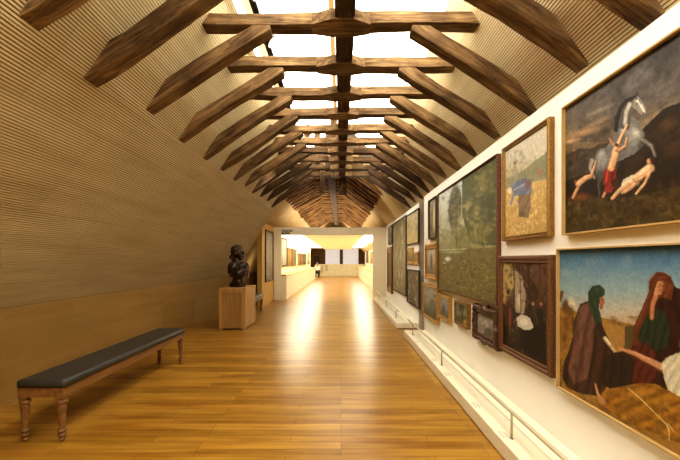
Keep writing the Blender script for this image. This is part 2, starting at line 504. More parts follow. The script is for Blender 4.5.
o = place_beam('ridge_beam', (.03, -2.8, 3.60), (.03, 9.95, 3.60), .14, .165, M['timberd'], 500, segs=60, amp=.008)
tag(o, 'long dark central beam running down the near roof under the skylight', 'roof beam')
o = place_beam('hanging_post', (.04, 9.92, 3.11), (.04, 9.92, 4.1), .19, .17, M['timberd'], 501, amp=.006, segs=8)
tag(o, 'thick square post hanging at the end of the central beam', 'roof post')
o = place_beam('hanging_post', (-.46, 9.6, 3.09), (-.46, 9.6, 4.1), .12, .12, M['timberd'], 502, amp=.006, segs=8)
tag(o, 'thinner post hanging left of the central beam end', 'roof post')
for k, (x, y, z0, z1, xx) in enumerate([(-.75, 7.5, 3.61, 4.05, -.6), (-.5, 8.17, 3.61, 4.2, -.5), (-.16, 8.17, 3.61, 4.5, -.16), (-.7, 8.87, 3.61, 4.05, -.5), (-.3, 8.87, 3.61, 4.4, -.3), (.45, 8.87, 3.61, 4.2, .45)]):
    o = place_beam('strut_post', (x, y+.06, z0), (xx, y+.06, z1), .11, .11, M['timberd'], 520+k, amp=.006, segs=6)
    tag(o, 'short dark post standing on a deep collar beam, %s from the left' % ordw([1, 3, 5, 2, 4, 6][k]), 'roof post', 'short posts above the collars')
# bright spotted lattice of old roof members at the end of the near roof
for k, z in enumerate((3.75, 4.0)):
    o = place_beam('tie_beam', (-1.0+k*.2, 9.85, z), (.95-k*.2, 9.85, z), .10, .10, M['timberd'], 540+k, amp=.006)
    tag(o, '%s dark tie beam above the last collar at the end of the near roof' % ('lower' if k == 0 else 'upper'), 'roof beam')

# far trusses
first = None; FC = -.33
protos = []
ys = [10.9+.55*i for i in range(28)]
def ftag(i, L, R, C):
    tag(L, '%s closely spaced brown brace of the far roof, left slope, counting away' % ordw(i+1), 'roof beam', 'braces of the far roof')
    tag(R, '%s closely spaced brown brace of the far roof, right slope, counting away' % ordw(i+1), 'roof beam', 'braces of the far roof')
    tag(C, '%s collar beam of the far roof above the white portal, counting away' % ordw(i+1), 'roof beam', 'collar beams of the far roof')
for i, y in enumerate(ys):
    if i < 3:
        L = place_beam('far_roof_brace', (-1.85, y, 3.47), (-.75, y, 4.08), .15, .15, M['far'], 600+i*3, amp=.014, segs=8)
        R = place_beam('far_roof_brace', (1.16, y, 3.30), (.10, y, 4.08), .15, .15, M['far'], 601+i*3, amp=.014, segs=8)
        C = place_beam('far_collar_beam', (-1.15, y, 4.02), (.55, y, 4.02), .12, .13, M['far'], 602+i*3, amp=.01, segs=8)
        protos.append((L, R, C))
    else:
        L, R, C = (q.copy() for q in protos[i % 3])
        for q in (L, R, C):
            COL.objects.link(q)
            q.location.y = y
            q.location.z += random.uniform(-.03, .03); q.location.x += random.uniform(-.03, .03)
    ftag(i, L, R, C)
o = place_beam('far_ridge_beam', (-.30, 10.7, 3.90), (-.30, 26.4, 3.90), .12, .24, M['timberd'], 700, segs=40, amp=.01)
tag(o, 'dark central beam running under the closely spaced collars of the far roof', 'roof beam')

# ------------------------------------------------------------------ track with spotlights
tr = empty('lighting_track', (-.80, 1.0, 3.78))
tag(tr, 'black ceiling lighting track running beside the skylight above the collar beams', 'lighting track')
obj('track_profile', bx(-.03, .03, 0, 8.2, 0, .05), M['black'], tr)
for k in range(4):
    obj('suspension_rod', bx(-.006, .006, .5+k*2.2, .512+k*2.2, .035, .19), M['chrome'], tr)
def spot_head(y, k):
    r = empty('track_spotlight', (-.78, y, 3.78))
    tag(r, 'grey and black spotlight on the ceiling track, %s from the near end' % ordw(k+1), 'spotlight', 'spotlights on the ceiling track')
    obj('adapter', bx(-.02, .02, -.06, .06, -.03, .0), M['black'], r)
    bm = bmesh.new(); tube(bm, [(.0, 0, -.03), (.0, 0, -.08)], .01, 8); obj('stem', bm, M['chrome'], r)
    bm = bmesh.new()
    d = Vector((.75, 0, -.66)).normalized()
    tube(bm, [Vector((-.05, 0, -.05)), Vector((-.05, 0, -.05))+d*.03, Vector((-.05, 0, -.05))+d*.2], [.035, .065, .065], 14)
    obj('lamp_housing', bm, M['black' if k % 2 else 'housing'], r, smooth=False)
    bm = bmesh.new(); q = Vector((-.05, 0, -.05))+d*.201; tube(bm, [q, q+d*.004], .055, 14)
    obj('lamp_face', bm, M['lamp'], r)
for k, y in enumerate([1.5, 2.35, 3.15, 3.85, 4.55, 5.3, 6.1, 6.9, 7.7, 8.6]): spot_head(y, k)

# ------------------------------------------------------------------ painter
def vnoise(sh, cell, seed, oct=4):
    r = np.random.RandomState(seed); out = np.zeros(sh); amp = 1; tot = 0
    for o in range(oct):
        gh, gw = max(2, int(sh[0]/cell)+2), max(2, int(sh[1]/cell)+2)
        g = r.rand(gh, gw)
        yy = np.linspace(0, gh-1.001, sh[0]); xx = np.linspace(0, gw-1.001, sh[1])
        yi = yy.astype(int); xi = xx.astype(int); fy = (yy-yi)[:, None]; fx = (xx-xi)[None, :]
        fy = fy*fy*(3-2*fy); fx = fx*fx*(3-2*fx)
        a = g[yi][:, xi]; b = g[yi][:, xi+1]; c = g[yi+1][:, xi]; d = g[yi+1][:, xi+1]
        out += amp*((a*(1-fx)+b*fx)*(1-fy)+(c*(1-fx)+d*fx)*fy); tot += amp; amp *= .55; cell = max(1.5, cell/2)
    return out/tot

class Art:
    """paint laid on a canvas; X,Y are the coordinates the shapes are given in"""
    def __init__(s, X, Y, seed, warp=.5):
        sh = X.shape; s.sh = sh; s.seed = seed
        s.X = X+(vnoise(sh, 10, seed)-.5)*warp*2; s.Y = Y+(vnoise(sh, 10, seed+1)-.5)*warp*2
        s.c = np.zeros(sh+(3,))
    def lay(s, a, c):
        c = np.array(lin(c)); s.c = s.c*(1-a[..., None])+c*a[..., None]
    def grad(s, stops, by='y', fn=None):
        T = fn if fn is not None else (s.Y if by == 'y' else s.X)
        ps = [p for p, _ in stops]; cs = np.array([lin(c) for _, c in stops])
        for k in range(3): s.c[..., k] = np.interp(T, ps, cs[:, k])
    def noise(s, cell, c, lo, hi, seed=0, a=1, mask=None, stretch=None):
        n = vnoise(s.sh, cell, s.seed+50+seed)
        al = np.clip((n-lo)/(hi-lo), 0, 1)*a
        if mask is not None: al = al*mask
        s.lay(al, c)
    def el(s, x, y, rx, ry, c, rot=0, soft=.3, a=1):
        ca, sa = math.cos(math.radians(rot)), math.sin(math.radians(rot))
        dx = s.X-x; dy = s.Y-y
        u = (dx*ca+dy*sa)/rx; v = (-dx*sa+dy*ca)/ry
        d = np.sqrt(u*u+v*v); s.lay(np.clip((1-d)/soft, 0, 1)*a, c)
    def mask(s, pts):
        ins = np.zeros(s.sh, bool); n = len(pts)
        for i in range(n):
            x0, y0 = pts[i]; x1, y1 = pts[(i+1) % n]
            if y0 == y1: continue
            cnd = ((s.Y < y0) != (s.Y < y1)) & (s.X < (x1-x0)*(s.Y-y0)/(y1-y0)+x0)
            ins ^= cnd
        return ins.astype(float)
    def poly(s, pts, c, a=1):
        m = s.mask(pts); s.lay(m*a, c); return m
    def line(s, pts, w, c, a=1, w2=None):
        D = np.zeros(s.sh); n = len(pts)-1
        for i in range(n):
            (x0, y0), (x1, y1) = pts[i], pts[i+1]
            L = (x1-x0)**2+(y1-y0)**2+1e-9
            t = np.clip(((s.X-x0)*(x1-x0)+(s.Y-y0)*(y1-y0))/L, 0, 1)
            d = np.hypot(s.X-x0-t*(x1-x0), s.Y-y0-t*(y1-y0))
            ww = w if w2 is None else w+(w2-w)*((i+t)/n)
            D = np.maximum(D, np.clip((1-d/ww)/.4, 0, 1))
        s.lay(D*a, c)
    def folds(s, m, ang, period, amp, seed=0):
        a = math.radians(ang); t = s.X*math.cos(a)+s.Y*math.sin(a)
        n = vnoise(s.sh, 22, s.seed+90+seed, 3); n2 = vnoise(s.sh, 12, s.seed+95+seed, 3)
        w = np.sin(t/period*1.6*PI+n*6)*.7+np.sin(t/period*3.1*PI+n2*6)*.3
        s.c = s.c*(1+amp*m*w)[..., None]
    def tone(s, cell, amp, seed=0):
        s.c = s.c*(1+amp*(vnoise(s.sh, cell, s.seed+70+seed)-.5)*2)[..., None]
    def fac(s, f): s.c = s.c*np.clip(f, 0, 3)[..., None]

#  art functions: each gets Art with X,Y in photo pixels of that wall
def limb(A, pts, w, base, light, dark, w2=None):
    w2 = w if w2 is None else w2
    A.line([(x+.5, y+.9) for x, y in pts], w*1.12, dark, .75, w2*1.12)
    A.line(pts, w, base, 1, w2)
    A.line([(x-w*.22, y-w*.25) for x, y in pts], w*.5, light, .75, w2*.5)

def art_horse(A):
    A.grad([(25, '#302d2b'), (70, '#4a4541'), (105, '#5d544d'), (135, '#75664f'), (150, '#6f5c42'), (165, '#3f3222'), (235, '#33280f')], fn=A.Y+(A.X-561)*.12)
    sky = (A.Y < 142).astype(float)
    A.noise(40, '#262425', .42, .7, 1, .85, sky); A.noise(24, '#756c66', .55, .8, 2, .7, sky); A.noise(12, '#3a3636', .5, .8, 12, .5, sky)
    for q in ((584, 132, 24, 5, '#b48d66', -16, .8), (571, 141, 13, 3, '#cda277', -12, .9), (660, 114, 30, 5, '#9a7f60', -28, .8), (600, 110, 18, 3, '#94877c', -25, .7), (598, 122, 20, 3, '#a58a70', -22, .6), (575, 118, 12, 4, '#5b5250', -10, .6), (650, 126, 18, 3, '#b08e64', -25, .6)):
        A.el(q[0], q[1], q[2], q[3], q[4], q[5], .95, q[6])
    A.poly([(561, 156), (572, 152), (580, 148), (590, 149), (600, 144), (612, 142), (614, 190), (561, 205)], '#3d3427')
    A.noise(8, '#6a5a40', .5, .8, 3, .6, ((A.Y > 150) & (A.Y < 190) & (A.X < 600)).astype(float))
    A.poly([(561, 182), (590, 172), (606, 160), (630, 140), (648, 124), (662, 110), (680, 102), (700, 92), (740, 82), (760, 80), (760, 260), (561, 260)], '#271c10')
    A.el(668, 124, 14, 8, '#5c4020', -30, .9, .8); A.el(676, 150, 16, 10, '#3c2813', -30, .9, .8)
    A.noise(14, '#4a3318', .5, .8, 4, .8, ((A.Y > 120) & (A.X > 600)).astype(float))
    A.poly([(563, 240), (563, 206), (580, 198), (600, 196), (625, 198), (650, 192), (680, 186), (760, 178), (760, 250)], '#453618')
    A.noise(10, '#6e5a30', .5, .78, 5, .8, (A.Y > 196).astype(float)); A.noise(7, '#241a0c', .52, .78, 6, .8, (A.Y > 190).astype(float))
    A.el(580, 197, 15, 5, '#7d4a1e', -8, .9, .8)
    # horse: haunch, belly, chest, neck
    A.el(606, 164, 13, 20, '#4e4c4a', 32, .35); A.el(603, 160, 9, 15, '#8b8b89', 34, .7); A.el(601, 154, 5, 8, '#b3b3af', 40, .9, .8); A.el(610, 172, 6, 10, '#2c2a28', 25, .8, .8)
    A.poly([(604, 150), (612, 140), (617, 126), (622, 116), (632, 116), (640, 122), (644, 134), (643, 146), (634, 154), (622, 160), (612, 164)], '#6f6c69')
    A.el(634, 136, 9, 13, '#95918a', -15, .8); A.el(636, 133, 4.5, 7, '#c9c5b9', -20, .9, .8); A.el(624, 128, 4.5, 10, '#c4bfb2', 12, .8, .9); A.el(620, 142, 3.5, 9, '#3f3c39', 20, .8, .7); A.el(640, 146, 4, 6, '#4b4742', 0, .8, .8)
    A.poly([(617, 128), (616, 116), (619, 106), (626, 99), (634, 96), (640, 99), (641, 106), (633, 110), (631, 120), (629, 130)], '#57504a')
    A.line([(636, 97), (626, 101), (620, 109), (617, 120), (616, 130)], 2.6, '#1f1b18'); A.line([(630, 104), (626, 112), (625, 124)], 2.4, '#b9b2a4', .9)
    A.poly([(633, 99), (638, 96), (642, 101), (646, 110), (645, 114), (641, 115), (636, 110), (632, 107)], '#8a8278'); A.line([(637, 101), (641, 106), (644, 112)], 1.6, '#d8d1c2', .9); A.el(637, 104, 1.1, 1, '#14110f'); A.el(643.5, 113, 1.2, 1, '#3a201a'); A.line([(637, 94), (636, 99)], 1.1, '#3b342e')
    limb(A, [(642, 140), (652, 146), (655, 156)], 3.2, '#5f5a54', '#8d877d', '#1d1916', 1.8)
    A.line([(592, 160), (590, 168), (594, 178)], 2.4, '#a9a297', .9, 1.2); limb(A, [(604, 174), (599, 184), (600, 196)], 3.2, '#35312d', '#57524c', '#14110e', 1.8)
    # reaching figure
    limb(A, [(610, 180), (607, 188), (603, 197)], 2.3, '#c08a5e', '#e3b78c', '#3b2312', 1.4)
    A.poly([(603, 184), (604, 172), (609, 166), (617, 166), (616, 178), (610, 184), (606, 188)], '#7c2618'); A.line([(608, 168), (606, 182)], 1.3, '#b5452f', .9); A.line([(613, 168), (612, 181)], 1.1, '#4b140d', .9)
    limb(A, [(611, 168), (614, 158), (616, 150)], 4.3, '#cf9c70', '#efcaa0', '#4b2d19', 4.0)
    limb(A, [(616, 149), (621, 137), (627, 125)], 2.0, '#d2a077', '#efcba3', '#4b2d19', 1.2); limb(A, [(619, 150), (625, 146), (627, 138)], 1.8, '#bd8a62', '#dcb088', '#4b2d19', 1.1)
    A.line([(614, 146), (610, 139)], 1.4, '#b98861', .9); A.el(617, 145, 2.0, 2.3, '#4d2e18')
    A.poly([(604, 192), (605, 187), (611, 184), (614, 188), (611, 193)], '#8d2f20')
    # reclining woman
    A.poly([(620, 190), (623, 180), (632, 175), (640, 176), (640, 184), (630, 189), (622, 194)], '#cbbfa6'); A.line([(624, 184), (634, 180)], 1.2, '#f2e9d6', .9); A.line([(628, 190), (638, 185)], 1, '#7f745f', .9)
    limb(A, [(640, 178), (628, 184), (620, 190), (612, 199)], 3.3, '#cb9c72', '#ecc9a2', '#3f2613', 1.5); limb(A, [(638, 181), (630, 188), (624, 192)], 2.4, '#b88860', '#dab18a', '#3f2613', 1.8)
    limb(A, [(650, 168), (643, 173), (636, 178)], 5.2, '#d3a87e', '#f0d0aa', '#3f2613', 4.2); A.el(643, 175, 3, 2.4, '#a97a52', -30, .9, .6)
    limb(A, [(650, 171), (645, 183), (636, 194)], 1.9, '#c99a70', '#e9c59c', '#3f2613', 1.2); A.el(649, 161, 2.8, 3.4, '#c2916a', 20, .4); A.el(652, 159.5, 3.0, 4.4, '#44230f', -15, .5)
    # left fallen figure and distant people
    limb(A, [(573, 198), (577, 189), (581, 182)], 1.6, '#bb8a62', '#dfb48a', '#3a2412'); limb(A, [(578, 184), (585, 178), (591, 176)], 3.2, '#c3946a', '#e5bf97', '#3a2412', 2.6); limb(A, [(591, 176), (594, 167), (596, 161)], 1.4, '#b98c66', '#d8ae86', '#3a2412', 1); A.el(575.5, 181.5, 1.8, 2.0, '#7b4e2c')
    A.el(574, 158, 2.2, 7, '#5b3519', 12, .6); A.el(574, 150.5, 1.3, 1.5, '#9a6b45'); A.el(570, 163, 3, 4, '#2a1d10', 0, .7); A.el(586, 156, 7, 2, '#282620', -8, .7, .8)
    A.tone(6, .35, 1); A.tone(2.5, .25, 2)

def art_desert(A):
    A.grad([(240, '#2d4f70'), (262, '#557b96'), (290, '#8aa3a8'), (312, '#b5ad9a'), (326, '#c0a985'), (330, '#a9844a'), (460, '#7a5420')], fn=A.Y)
    A.noise(20, '#9db0b5', .5, .9, 1, .3, (A.Y < 312).astype(float))
    A.poly([(556, 306), (580, 312), (620, 322), (690, 334), (760, 340), (760, 700), (556, 700)], '#9d7639')
    A.noise(14, '#6b4b20', .45, .75, 2, .8, (A.Y > 316).astype(float)); A.noise(8, '#b8924e', .55, .8, 3, .5, (A.Y > 316).astype(float))
    A.poly([(604, 322), (634, 330), (634, 350), (608, 352)], '#a07c42'); A.poly([(625, 325), (636, 326), (636, 350), (624, 350)], '#5c4d32')
    A.el(566, 306, 5.5, 9, '#5f421f', 8, .5); A.el(572, 304, 4.5, 9, '#cdc3a6', -18, .6); A.el(570, 312, 6, 8, '#6d4f25', 0, .6); A.line([(566, 318), (565, 340)], 2, '#6d4f25')
    A.el(562, 330, 6, 8, '#8a632a', 0, .7); A.line([(560, 300), (562, 292)], 2.2, '#6d4f25'); A.line([(573, 318), (574, 334)], 1.6, '#5c411d')
    # kneeling robed figure on the left
    m = A.poly([(562, 378), (564, 362), (569, 350), (573, 336), (575, 318), (580, 304), (590, 300), (600, 312), (604, 332), (612, 345), (616, 362), (612, 380), (600, 396), (582, 394), (568, 388)], '#432c21')
    m2 = A.poly([(574, 332), (578, 308), (588, 303), (595, 316), (593, 345), (588, 378), (574, 384), (568, 372)], '#65473a')
    A.folds(m, 10, 9, .45); A.el(583, 318, 5, 12, '#7d5b49', 8, .9, .5)
    m = A.poly([(588, 300), (588, 292), (592, 286), (600, 285), (604.5, 289), (604.5, 295), (600, 298), (599, 306), (600, 318), (604, 332), (598, 334), (592, 314)], '#2e4030'); A.folds(m, -20, 5, .3, 1)
    A.el(597, 289, 4, 2.4, '#4b5f4c', 0, .9, .7)
    A.poly([(599.5, 298), (603.4, 296), (604.2, 301), (605, 303.5), (603.8, 305), (602.8, 309.5), (599.5, 309)], '#a06a46'); A.el(601, 307, 1.6, 3, '#6d402a', 0, .9, .7); A.el(602.4, 300, .9, .6, '#2a1610')
    A.line([(599, 326), (607, 342), (614, 352)], 4, '#35221a', 1, 3); A.line([(605, 338), (611, 346), (617, 354)], 2.4, '#b9a98c', 1, 1.6); A.line([(606, 338), (613, 348)], .9, '#e9dfc6')
    A.line([(614, 354), (615, 364), (616, 376)], 1.9, '#d8cfb6', 1, 1.1); A.line([(613.5, 356), (614.5, 370)], .7, '#8d8168'); A.el(612, 346, 2.6, 2.2, '#bd8760', 0, .5); A.el(618, 353, 2.2, 1.6, '#bd8760', 20, .5)
    # seated mourner
    m = A.poly([(628, 394), (627, 362), (633, 342), (634, 326), (642, 308), (648, 294), (650, 279), (656, 272), (664, 272), (671, 277), (675, 287), (690, 293), (720, 330), (740, 420), (660, 400)], '#341b12')
    A.folds(m, -15, 12, .4, 2)
    m = A.poly([(632, 348), (635, 326), (643, 308), (648, 295), (649, 280), (656, 272), (664, 272), (671, 277), (674, 288), (671, 300), (663, 297), (655, 300), (652, 316), (648, 334), (642, 350)], '#6d3b21')
    A.folds(m, 20, 8, .3, 3); A.el(655, 276, 5, 3, '#8f5634', -20, .9, .6)
    m = A.poly([(638, 336), (645, 318), (652, 308), (664, 310), (670, 328), (668, 348), (652, 352), (640, 348)], '#2a3322'); A.folds(m, 15, 7, .4, 4)
    A.el(662, 287, 5.4, 6.8, '#7b4a2d', 0, .4); A.el(664, 280, 4, 2.4, '#4a2616', 0, .6, .8); A.line([(652, 318), (653, 305), (656, 295)], 2.9, '#5a3220', .9, 3.2); A.line([(651.6, 318), (652.6, 305), (656, 295)], 2.3, '#b67f58', 1, 2.8)
    for dx in (0, 1.8, 3.6, 5.2): A.line([(655+dx, 294), (656.5+dx, 287), (658.5+dx*.9, 281.5)], 1.15, '#d09c70' if dx < 3 else '#bb865c', 1, .8)
    for dx in (.9, 2.7, 4.4): A.line([(655.6+dx, 293), (657.2+dx, 287), (659.2+dx*.9, 282)], .35, '#5a321c', .9)
    A.line([(650, 290), (652, 281), (658, 274.5), (666, 275), (671, 283)], 1.1, '#3f1f11', .7)
    m = A.poly([(628, 366), (632, 346), (646, 342), (656, 354), (656, 378), (646, 388), (630, 390)], '#55261a'); A.folds(m, 25, 7, .4, 5)
    m = A.poly([(604, 356), (616, 352), (628, 350), (634, 362), (632, 384), (612, 390), (602, 384)], '#2e231a'); A.folds(m, 5, 8, .35, 6)
    # reclining man with outstretched arm
    A.line([(625, 351), (636, 355), (650, 363), (668, 372)], 2.2, '#5d3823', .8, 5.2); A.line([(624, 350), (635, 353.5), (650, 361), (668, 370)], 1.7, '#c08e66', 1, 4.4); A.line([(635, 352.5), (650, 359.5)], 1, '#deb28a', .7)
    for dy in (-1.2, .2, 1.4): A.line([(625, 350), (619.5, 349+dy)], .7, '#c8976e')
    m = A.poly([(661, 364), (666, 358), (680, 352), (700, 352), (740, 366), (740, 404), (700, 402), (680, 398), (668, 390), (664, 378)], '#c9c2a8'); A.folds(m, 30, 7, .22, 7)
    A.el(684, 345, 6, 6, '#9a6d2f', 0, .5); A.el(688, 332, 5, 6, '#b98f5e', 0, .5); A.poly([(680, 328), (700, 322), (740, 330), (740, 352), (690, 350)], '#5a3a1e')
    m = A.poly([(603, 394), (612, 388), (625, 386), (640, 383), (655, 384), (668, 390), (682, 398), (700, 404), (760, 430), (760, 520), (700, 452), (672, 440), (645, 430), (620, 418), (604, 406)], '#946822')
    A.folds(m, 62, 13, .38, 8); A.folds(m, 110, 9, .15, 9); A.el(640, 392, 12, 4, '#c09340', 15, .9, .6); A.el(664, 404, 12, 4, '#bd903c', 30, .9, .5)
    A.line([(628, 388), (640, 398), (654, 412), (666, 424), (669, 430), (669, 440)], .8, '#dcc684', .85); A.line([(668, 424), (674, 432)], .7, '#dcc684', .8)
    A.line([(604, 404), (598, 394), (595.5, 384)], 2.4, '#8c5f38', 1, 1.5); A.line([(603, 402), (597.5, 393), (595.5, 385)], 1.5, '#cb9a6a', 1, .9); A.el(602, 401, 4, 6, '#b98654', -35, .6)
    A.noise(6, '#4b3012', .6, .85, 17, .5, (A.Y > 395).astype(float)); A.tone(5, .16, 1); A.tone(2.5, .12, 2)

def art_peasant(A):
    A.grad([(110, '#c9c2b0'), (160, '#cdc5b2'), (178, '#b9ac84'), (184, '#c9ab6e'), (242, '#b9975a')], fn=A.Y+(A.X-500)*.15)
    A.poly([(500, 182), (512, 176), (524, 170), (536, 160), (550, 150), (550, 178), (520, 185), (500, 190)], '#8f8e72')
    A.noise(5, '#75765a', .5, .8, 1, .7, ((A.Y > 150) & (A.Y < 178)).astype(float))
    A.noise(4, '#e3cb92', .5, .75, 2, .8, (A.Y > 182).astype(float)); A.noise(3, '#8d6f3f', .6, .8, 3, .7, (A.Y > 186).astype(float))
    A.el(515, 172, 3, 9, '#a59b86', 0, .4); A.el(515, 163, 1.8, 2.2, '#8b6a48')
    A.el(540, 172, 1.5, 4, '#b3705c'); 
    A.poly([(518, 200), (522, 186), (530, 190), (531, 206), (528, 218), (519, 217)], '#857158')
    A.poly([(511, 186), (517, 180), (527, 178), (532, 183), (531, 194), (524, 195), (514, 196)], '#747a8c')
    A.folds(((A.X > 511) & (A.X < 533) & (A.Y > 178) & (A.Y < 218)).astype(float), 30, 6, .2)
    A.el(528, 184, 4.2, 7, '#83605f', -10, .7); A.el(509.5, 191, 2.6, 3.4, '#e6ddcb'); A.line([(514, 194), (511, 204)], 1.3, '#7f87a0'); A.line([(514, 190), (524, 184)], 1, '#9aa2ba')
    A.el(522, 214, 4, 3, '#6f5c42'); A.tone(3, .2, 1)

def art_interior(A):
    A.grad([(255, '#6a4d33'), (290, '#5a4632'), (320, '#3a2c20'), (375, '#2c2018')], fn=A.Y)
    A.poly([(500, 262), (512, 262), (514, 285), (506, 305), (500, 300)], '#b39a62')
    A.poly([(512, 262), (522, 264), (536, 285), (544, 300), (544, 310), (532, 290), (520, 275)], '#4a2c1b')
    A.poly([(515, 270), (522, 276), (526, 296), (524, 314), (515, 312)], '#a3937c'); A.el(519, 300, 4, 12, '#c9bda8', 0, .8); A.line([(520, 272), (521, 312)], .7, '#6d5a48')
    A.noise(6, '#1d140e', .5, .7, 1, .7); A.noise(7, '#8f7a5f', .62, .85, 2, .6)
    A.line([(528, 262), (530, 300)], 1.6, '#3a241a'); A.line([(540, 262), (540, 310)], 2, '#57392a')
    A.el(508, 312, 4, 18, '#4c2b1e', 0, .4); A.el(508, 292, 2, 3, '#2b1c14'); A.el(510, 318, 1.6, 12, '#7b4a34')
    A.poly([(516, 318), (522, 314), (530, 318), (534, 328), (528, 332), (518, 326)], '#c4bdb0'); A.el(524, 322, 5, 4, '#d9d4ca')
    A.poly([(520, 330), (530, 330), (545, 320), (546, 360), (530, 356), (520, 346)], '#1c1613'); A.el(530, 308, 3, 5, '#271d18'); A.el(540, 315, 4, 8, '#211916')
    A.el(533, 304, 1.6, 2, '#b58d6e'); A.el(541, 304, 1.6, 2, '#a9805f'); A.el(503, 335, 5, 12, '#241a12')

def art_pond(A):
    A.grad([(150, '#a9bac4'), (200, '#c4c9bd'), (240, '#a8a27c'), (255, '#75704a'), (305, '#544c2c')], fn=A.Y)
    A.el(466, 238, 26, 14, '#6d6a3e', 0, .8, .8)
    A.poly([(462, 180), (470, 170), (480, 160), (498, 150), (498, 246), (470, 244), (462, 214)], '#585a38')
    r = np.random.RandomState(5)
    def leaves(n, cx, cy, sx, sy, cols, rs, amin=.5):
        for k in range(n):
            x = cx+r.randn()*sx; y = cy+r.randn()*sy
            A.el(x, y, rs*r.uniform(.6, 1.4), rs*r.uniform(.6, 1.6), cols[r.randint(len(cols))], r.uniform(-40, 40), .9, r.uniform(amin, .9))
    A.el(455, 207, 7.5, 25, '#4c4a2c', 4, .25); leaves(60, 455, 207, 3.6, 11, ['#57542f', '#6d6539', '#403f25', '#7d7344'], 2.2)
    leaves(90, 484, 195, 8, 24, ['#565a36', '#757243', '#474a2b', '#8a834d', '#998d58'], 3.4)
    leaves(70, 470, 228, 11, 12, ['#7d7a48', '#8f8852', '#5b5a34', '#a39a60'], 3.0)
    leaves(25, 444, 240, 3, 8, ['#7d8455', '#969a68', '#5c6238'], 2.0)
    A.line([(456, 232), (457, 250)], .6, '#4a452c', .6); A.line([(482, 230), (484, 252)], .7, '#3d3924', .6)
    A.poly([(437, 251), (498, 247), (498, 310), (437, 297)], '#736a3e')
    A.el(452, 252, 15, 2.2, '#a3a986', 0, .8, .8); A.el(448, 259, 4.2, 2.8, '#cfd6cc', 0, .6); A.el(444, 263, 2.5, 1.6, '#aeb5a5', 0, .7); A.line([(438, 250), (466, 249)], .7, '#c9c69c', .7)
    for k in range(420):
        x = r.uniform(438, 497); y = r.uniform(258, 308); A.el(x, y, r.uniform(1, 3), r.uniform(.6, 1.8), ['#8d8450', '#5d572f', '#a0955e', '#6a6236', '#474022'][r.randint(5)], 0, .9, .7)
    A.line([(470, 262), (473, 285)], .4, '#4a462c', .6)
    A.el(490, 200, 9, 34, '#43452a', 0, .9, .6); A.el(476, 238, 16, 9, '#8d8752', 0, .9, .6)
    A.tone(5, .35, 1); A.tone(2, .2, 2)

def simple(stops, specks, feats=None):
    def f(A):
        T = (A.Y-A.Y.min())/(A.Y.max()-A.Y.min())
        A.grad(stops, fn=T)
        for k, (cell, c, lo, hi, a) in enumerate(specks): A.noise(cell, c, lo, hi, k, a)
        x0, x1, y0, y1 = A.X.min(), A.X.max(), A.Y.min(), A.Y.max()
        for (u, v, ru, rv, c) in (feats or []):
            A.el(x0+(x1-x0)*u, y0+(y1-y0)*v, (x1-x0)*ru, (y1-y0)*rv, c, 0, .4)
    return f

def canvas(name, X, yl, yr, zt, zb, side, art, nu, nv, seed, parent, warp=.4):
    """flat painted canvas on plane x=X; from left edge (yl) to right edge (yr) as the viewer sees it"""
    u = np.linspace(0, 1, nu); v = np.linspace(0, 1, nv)
    U, V = np.meshgrid(u, v)
    Yc = yl+(yr-yl)*U; Zc = zt+(zb-zt)*V
    PX = VX+F*X/Yc; PY = VY-(Zc-H)*F/Yc
    A = Art(PX, PY, seed, warp); art(A)
    me = bpy.data.meshes.new(name)
    verts = np.stack([np.full(U.size, 0.0), Yc.ravel()-(yl+yr)/2, Zc.ravel()-(zt+zb)/2], 1)
    idx = np.arange(nu*nv).reshape(nv, nu)
    a, b, c, d = idx[:-1, :-1].ravel(), idx[:-1, 1:].ravel(), idx[1:, 1:].ravel(), idx[1:, :-1].ravel()
    faces = np.stack([a, d, c, b], 1)
    me.from_pydata(verts.tolist(), [], faces.tolist())
    at = me.color_attributes.new('Col', 'FLOAT_COLOR', 'POINT')
    col = np.ones((U.size, 4)); col[:, :3] = np.clip(A.c.reshape(-1, 3), 0, 1)
    at.data.foreach_set('color', col.ravel())
    me.materials.append(M['paint'])
    o = bpy.data.objects.new(name, me); COL.objects.link(o); o.parent = parent
    return o

def frame_bm(hw, hh, wd, dp, prof=2, ornate=0, seed=0):
    """rectangular frame in local YZ, front towards -X; moulded profile"""
    bm = bmesh.new()
    if prof == 2:   # moulded
        P = [(0, 0), (0, -dp*.75), (wd*.12, -dp), (wd*.38, -dp), (wd*.5, -dp*.72), (wd*.78, -dp*.8), (wd*.86, -dp*.5), (wd, -dp*.42), (wd, 0)]
    else:
        P = [(0, 0), (0, -dp), (wd, -dp), (wd, 0)]
    segs = 1 if not ornate else 14
    loops = []
    r = random.Random(seed)
    corners = [(-1, -1), (1, -1), (1, 1), (-1, 1)]
    path = []
    for k in range(4):
        a = corners[k]; b = corners[(k+1) % 4]
        for s in range(segs):
            t = s/segs; path.append((a[0]+(b[0]-a[0])*t, a[1]+(b[1]-a[1])*t, s, k))
    for (py, pz, s, k) in path:
        ring = []
        out = 0
        if ornate: out = ornate*(abs(math.sin(s/segs*PI*3))*.6 - .3 + (.8 if s == 0 or s == segs//2 else 0))
        for (i, x) in P:
            e = i-out*(1-i/wd)
            ring.append(bm.verts.new((x*(1+(ornate*8*abs(math.sin(s*1.7)) if ornate else 0)), py*(hw-(e if abs(py) > .999 else 0)), pz*(hh-(e if abs(pz) > .999 else 0)))))
        loops.append(ring)
    n = len(loops)
    for a in range(n):
        A_, B_ = loops[a], loops[(a+1) % n]
        for j in range(len(P)):
            j2 = (j+1) % len(P)
            bm.faces.new((A_[j], A_[j2], B_[j2], B_[j]))
    return bm

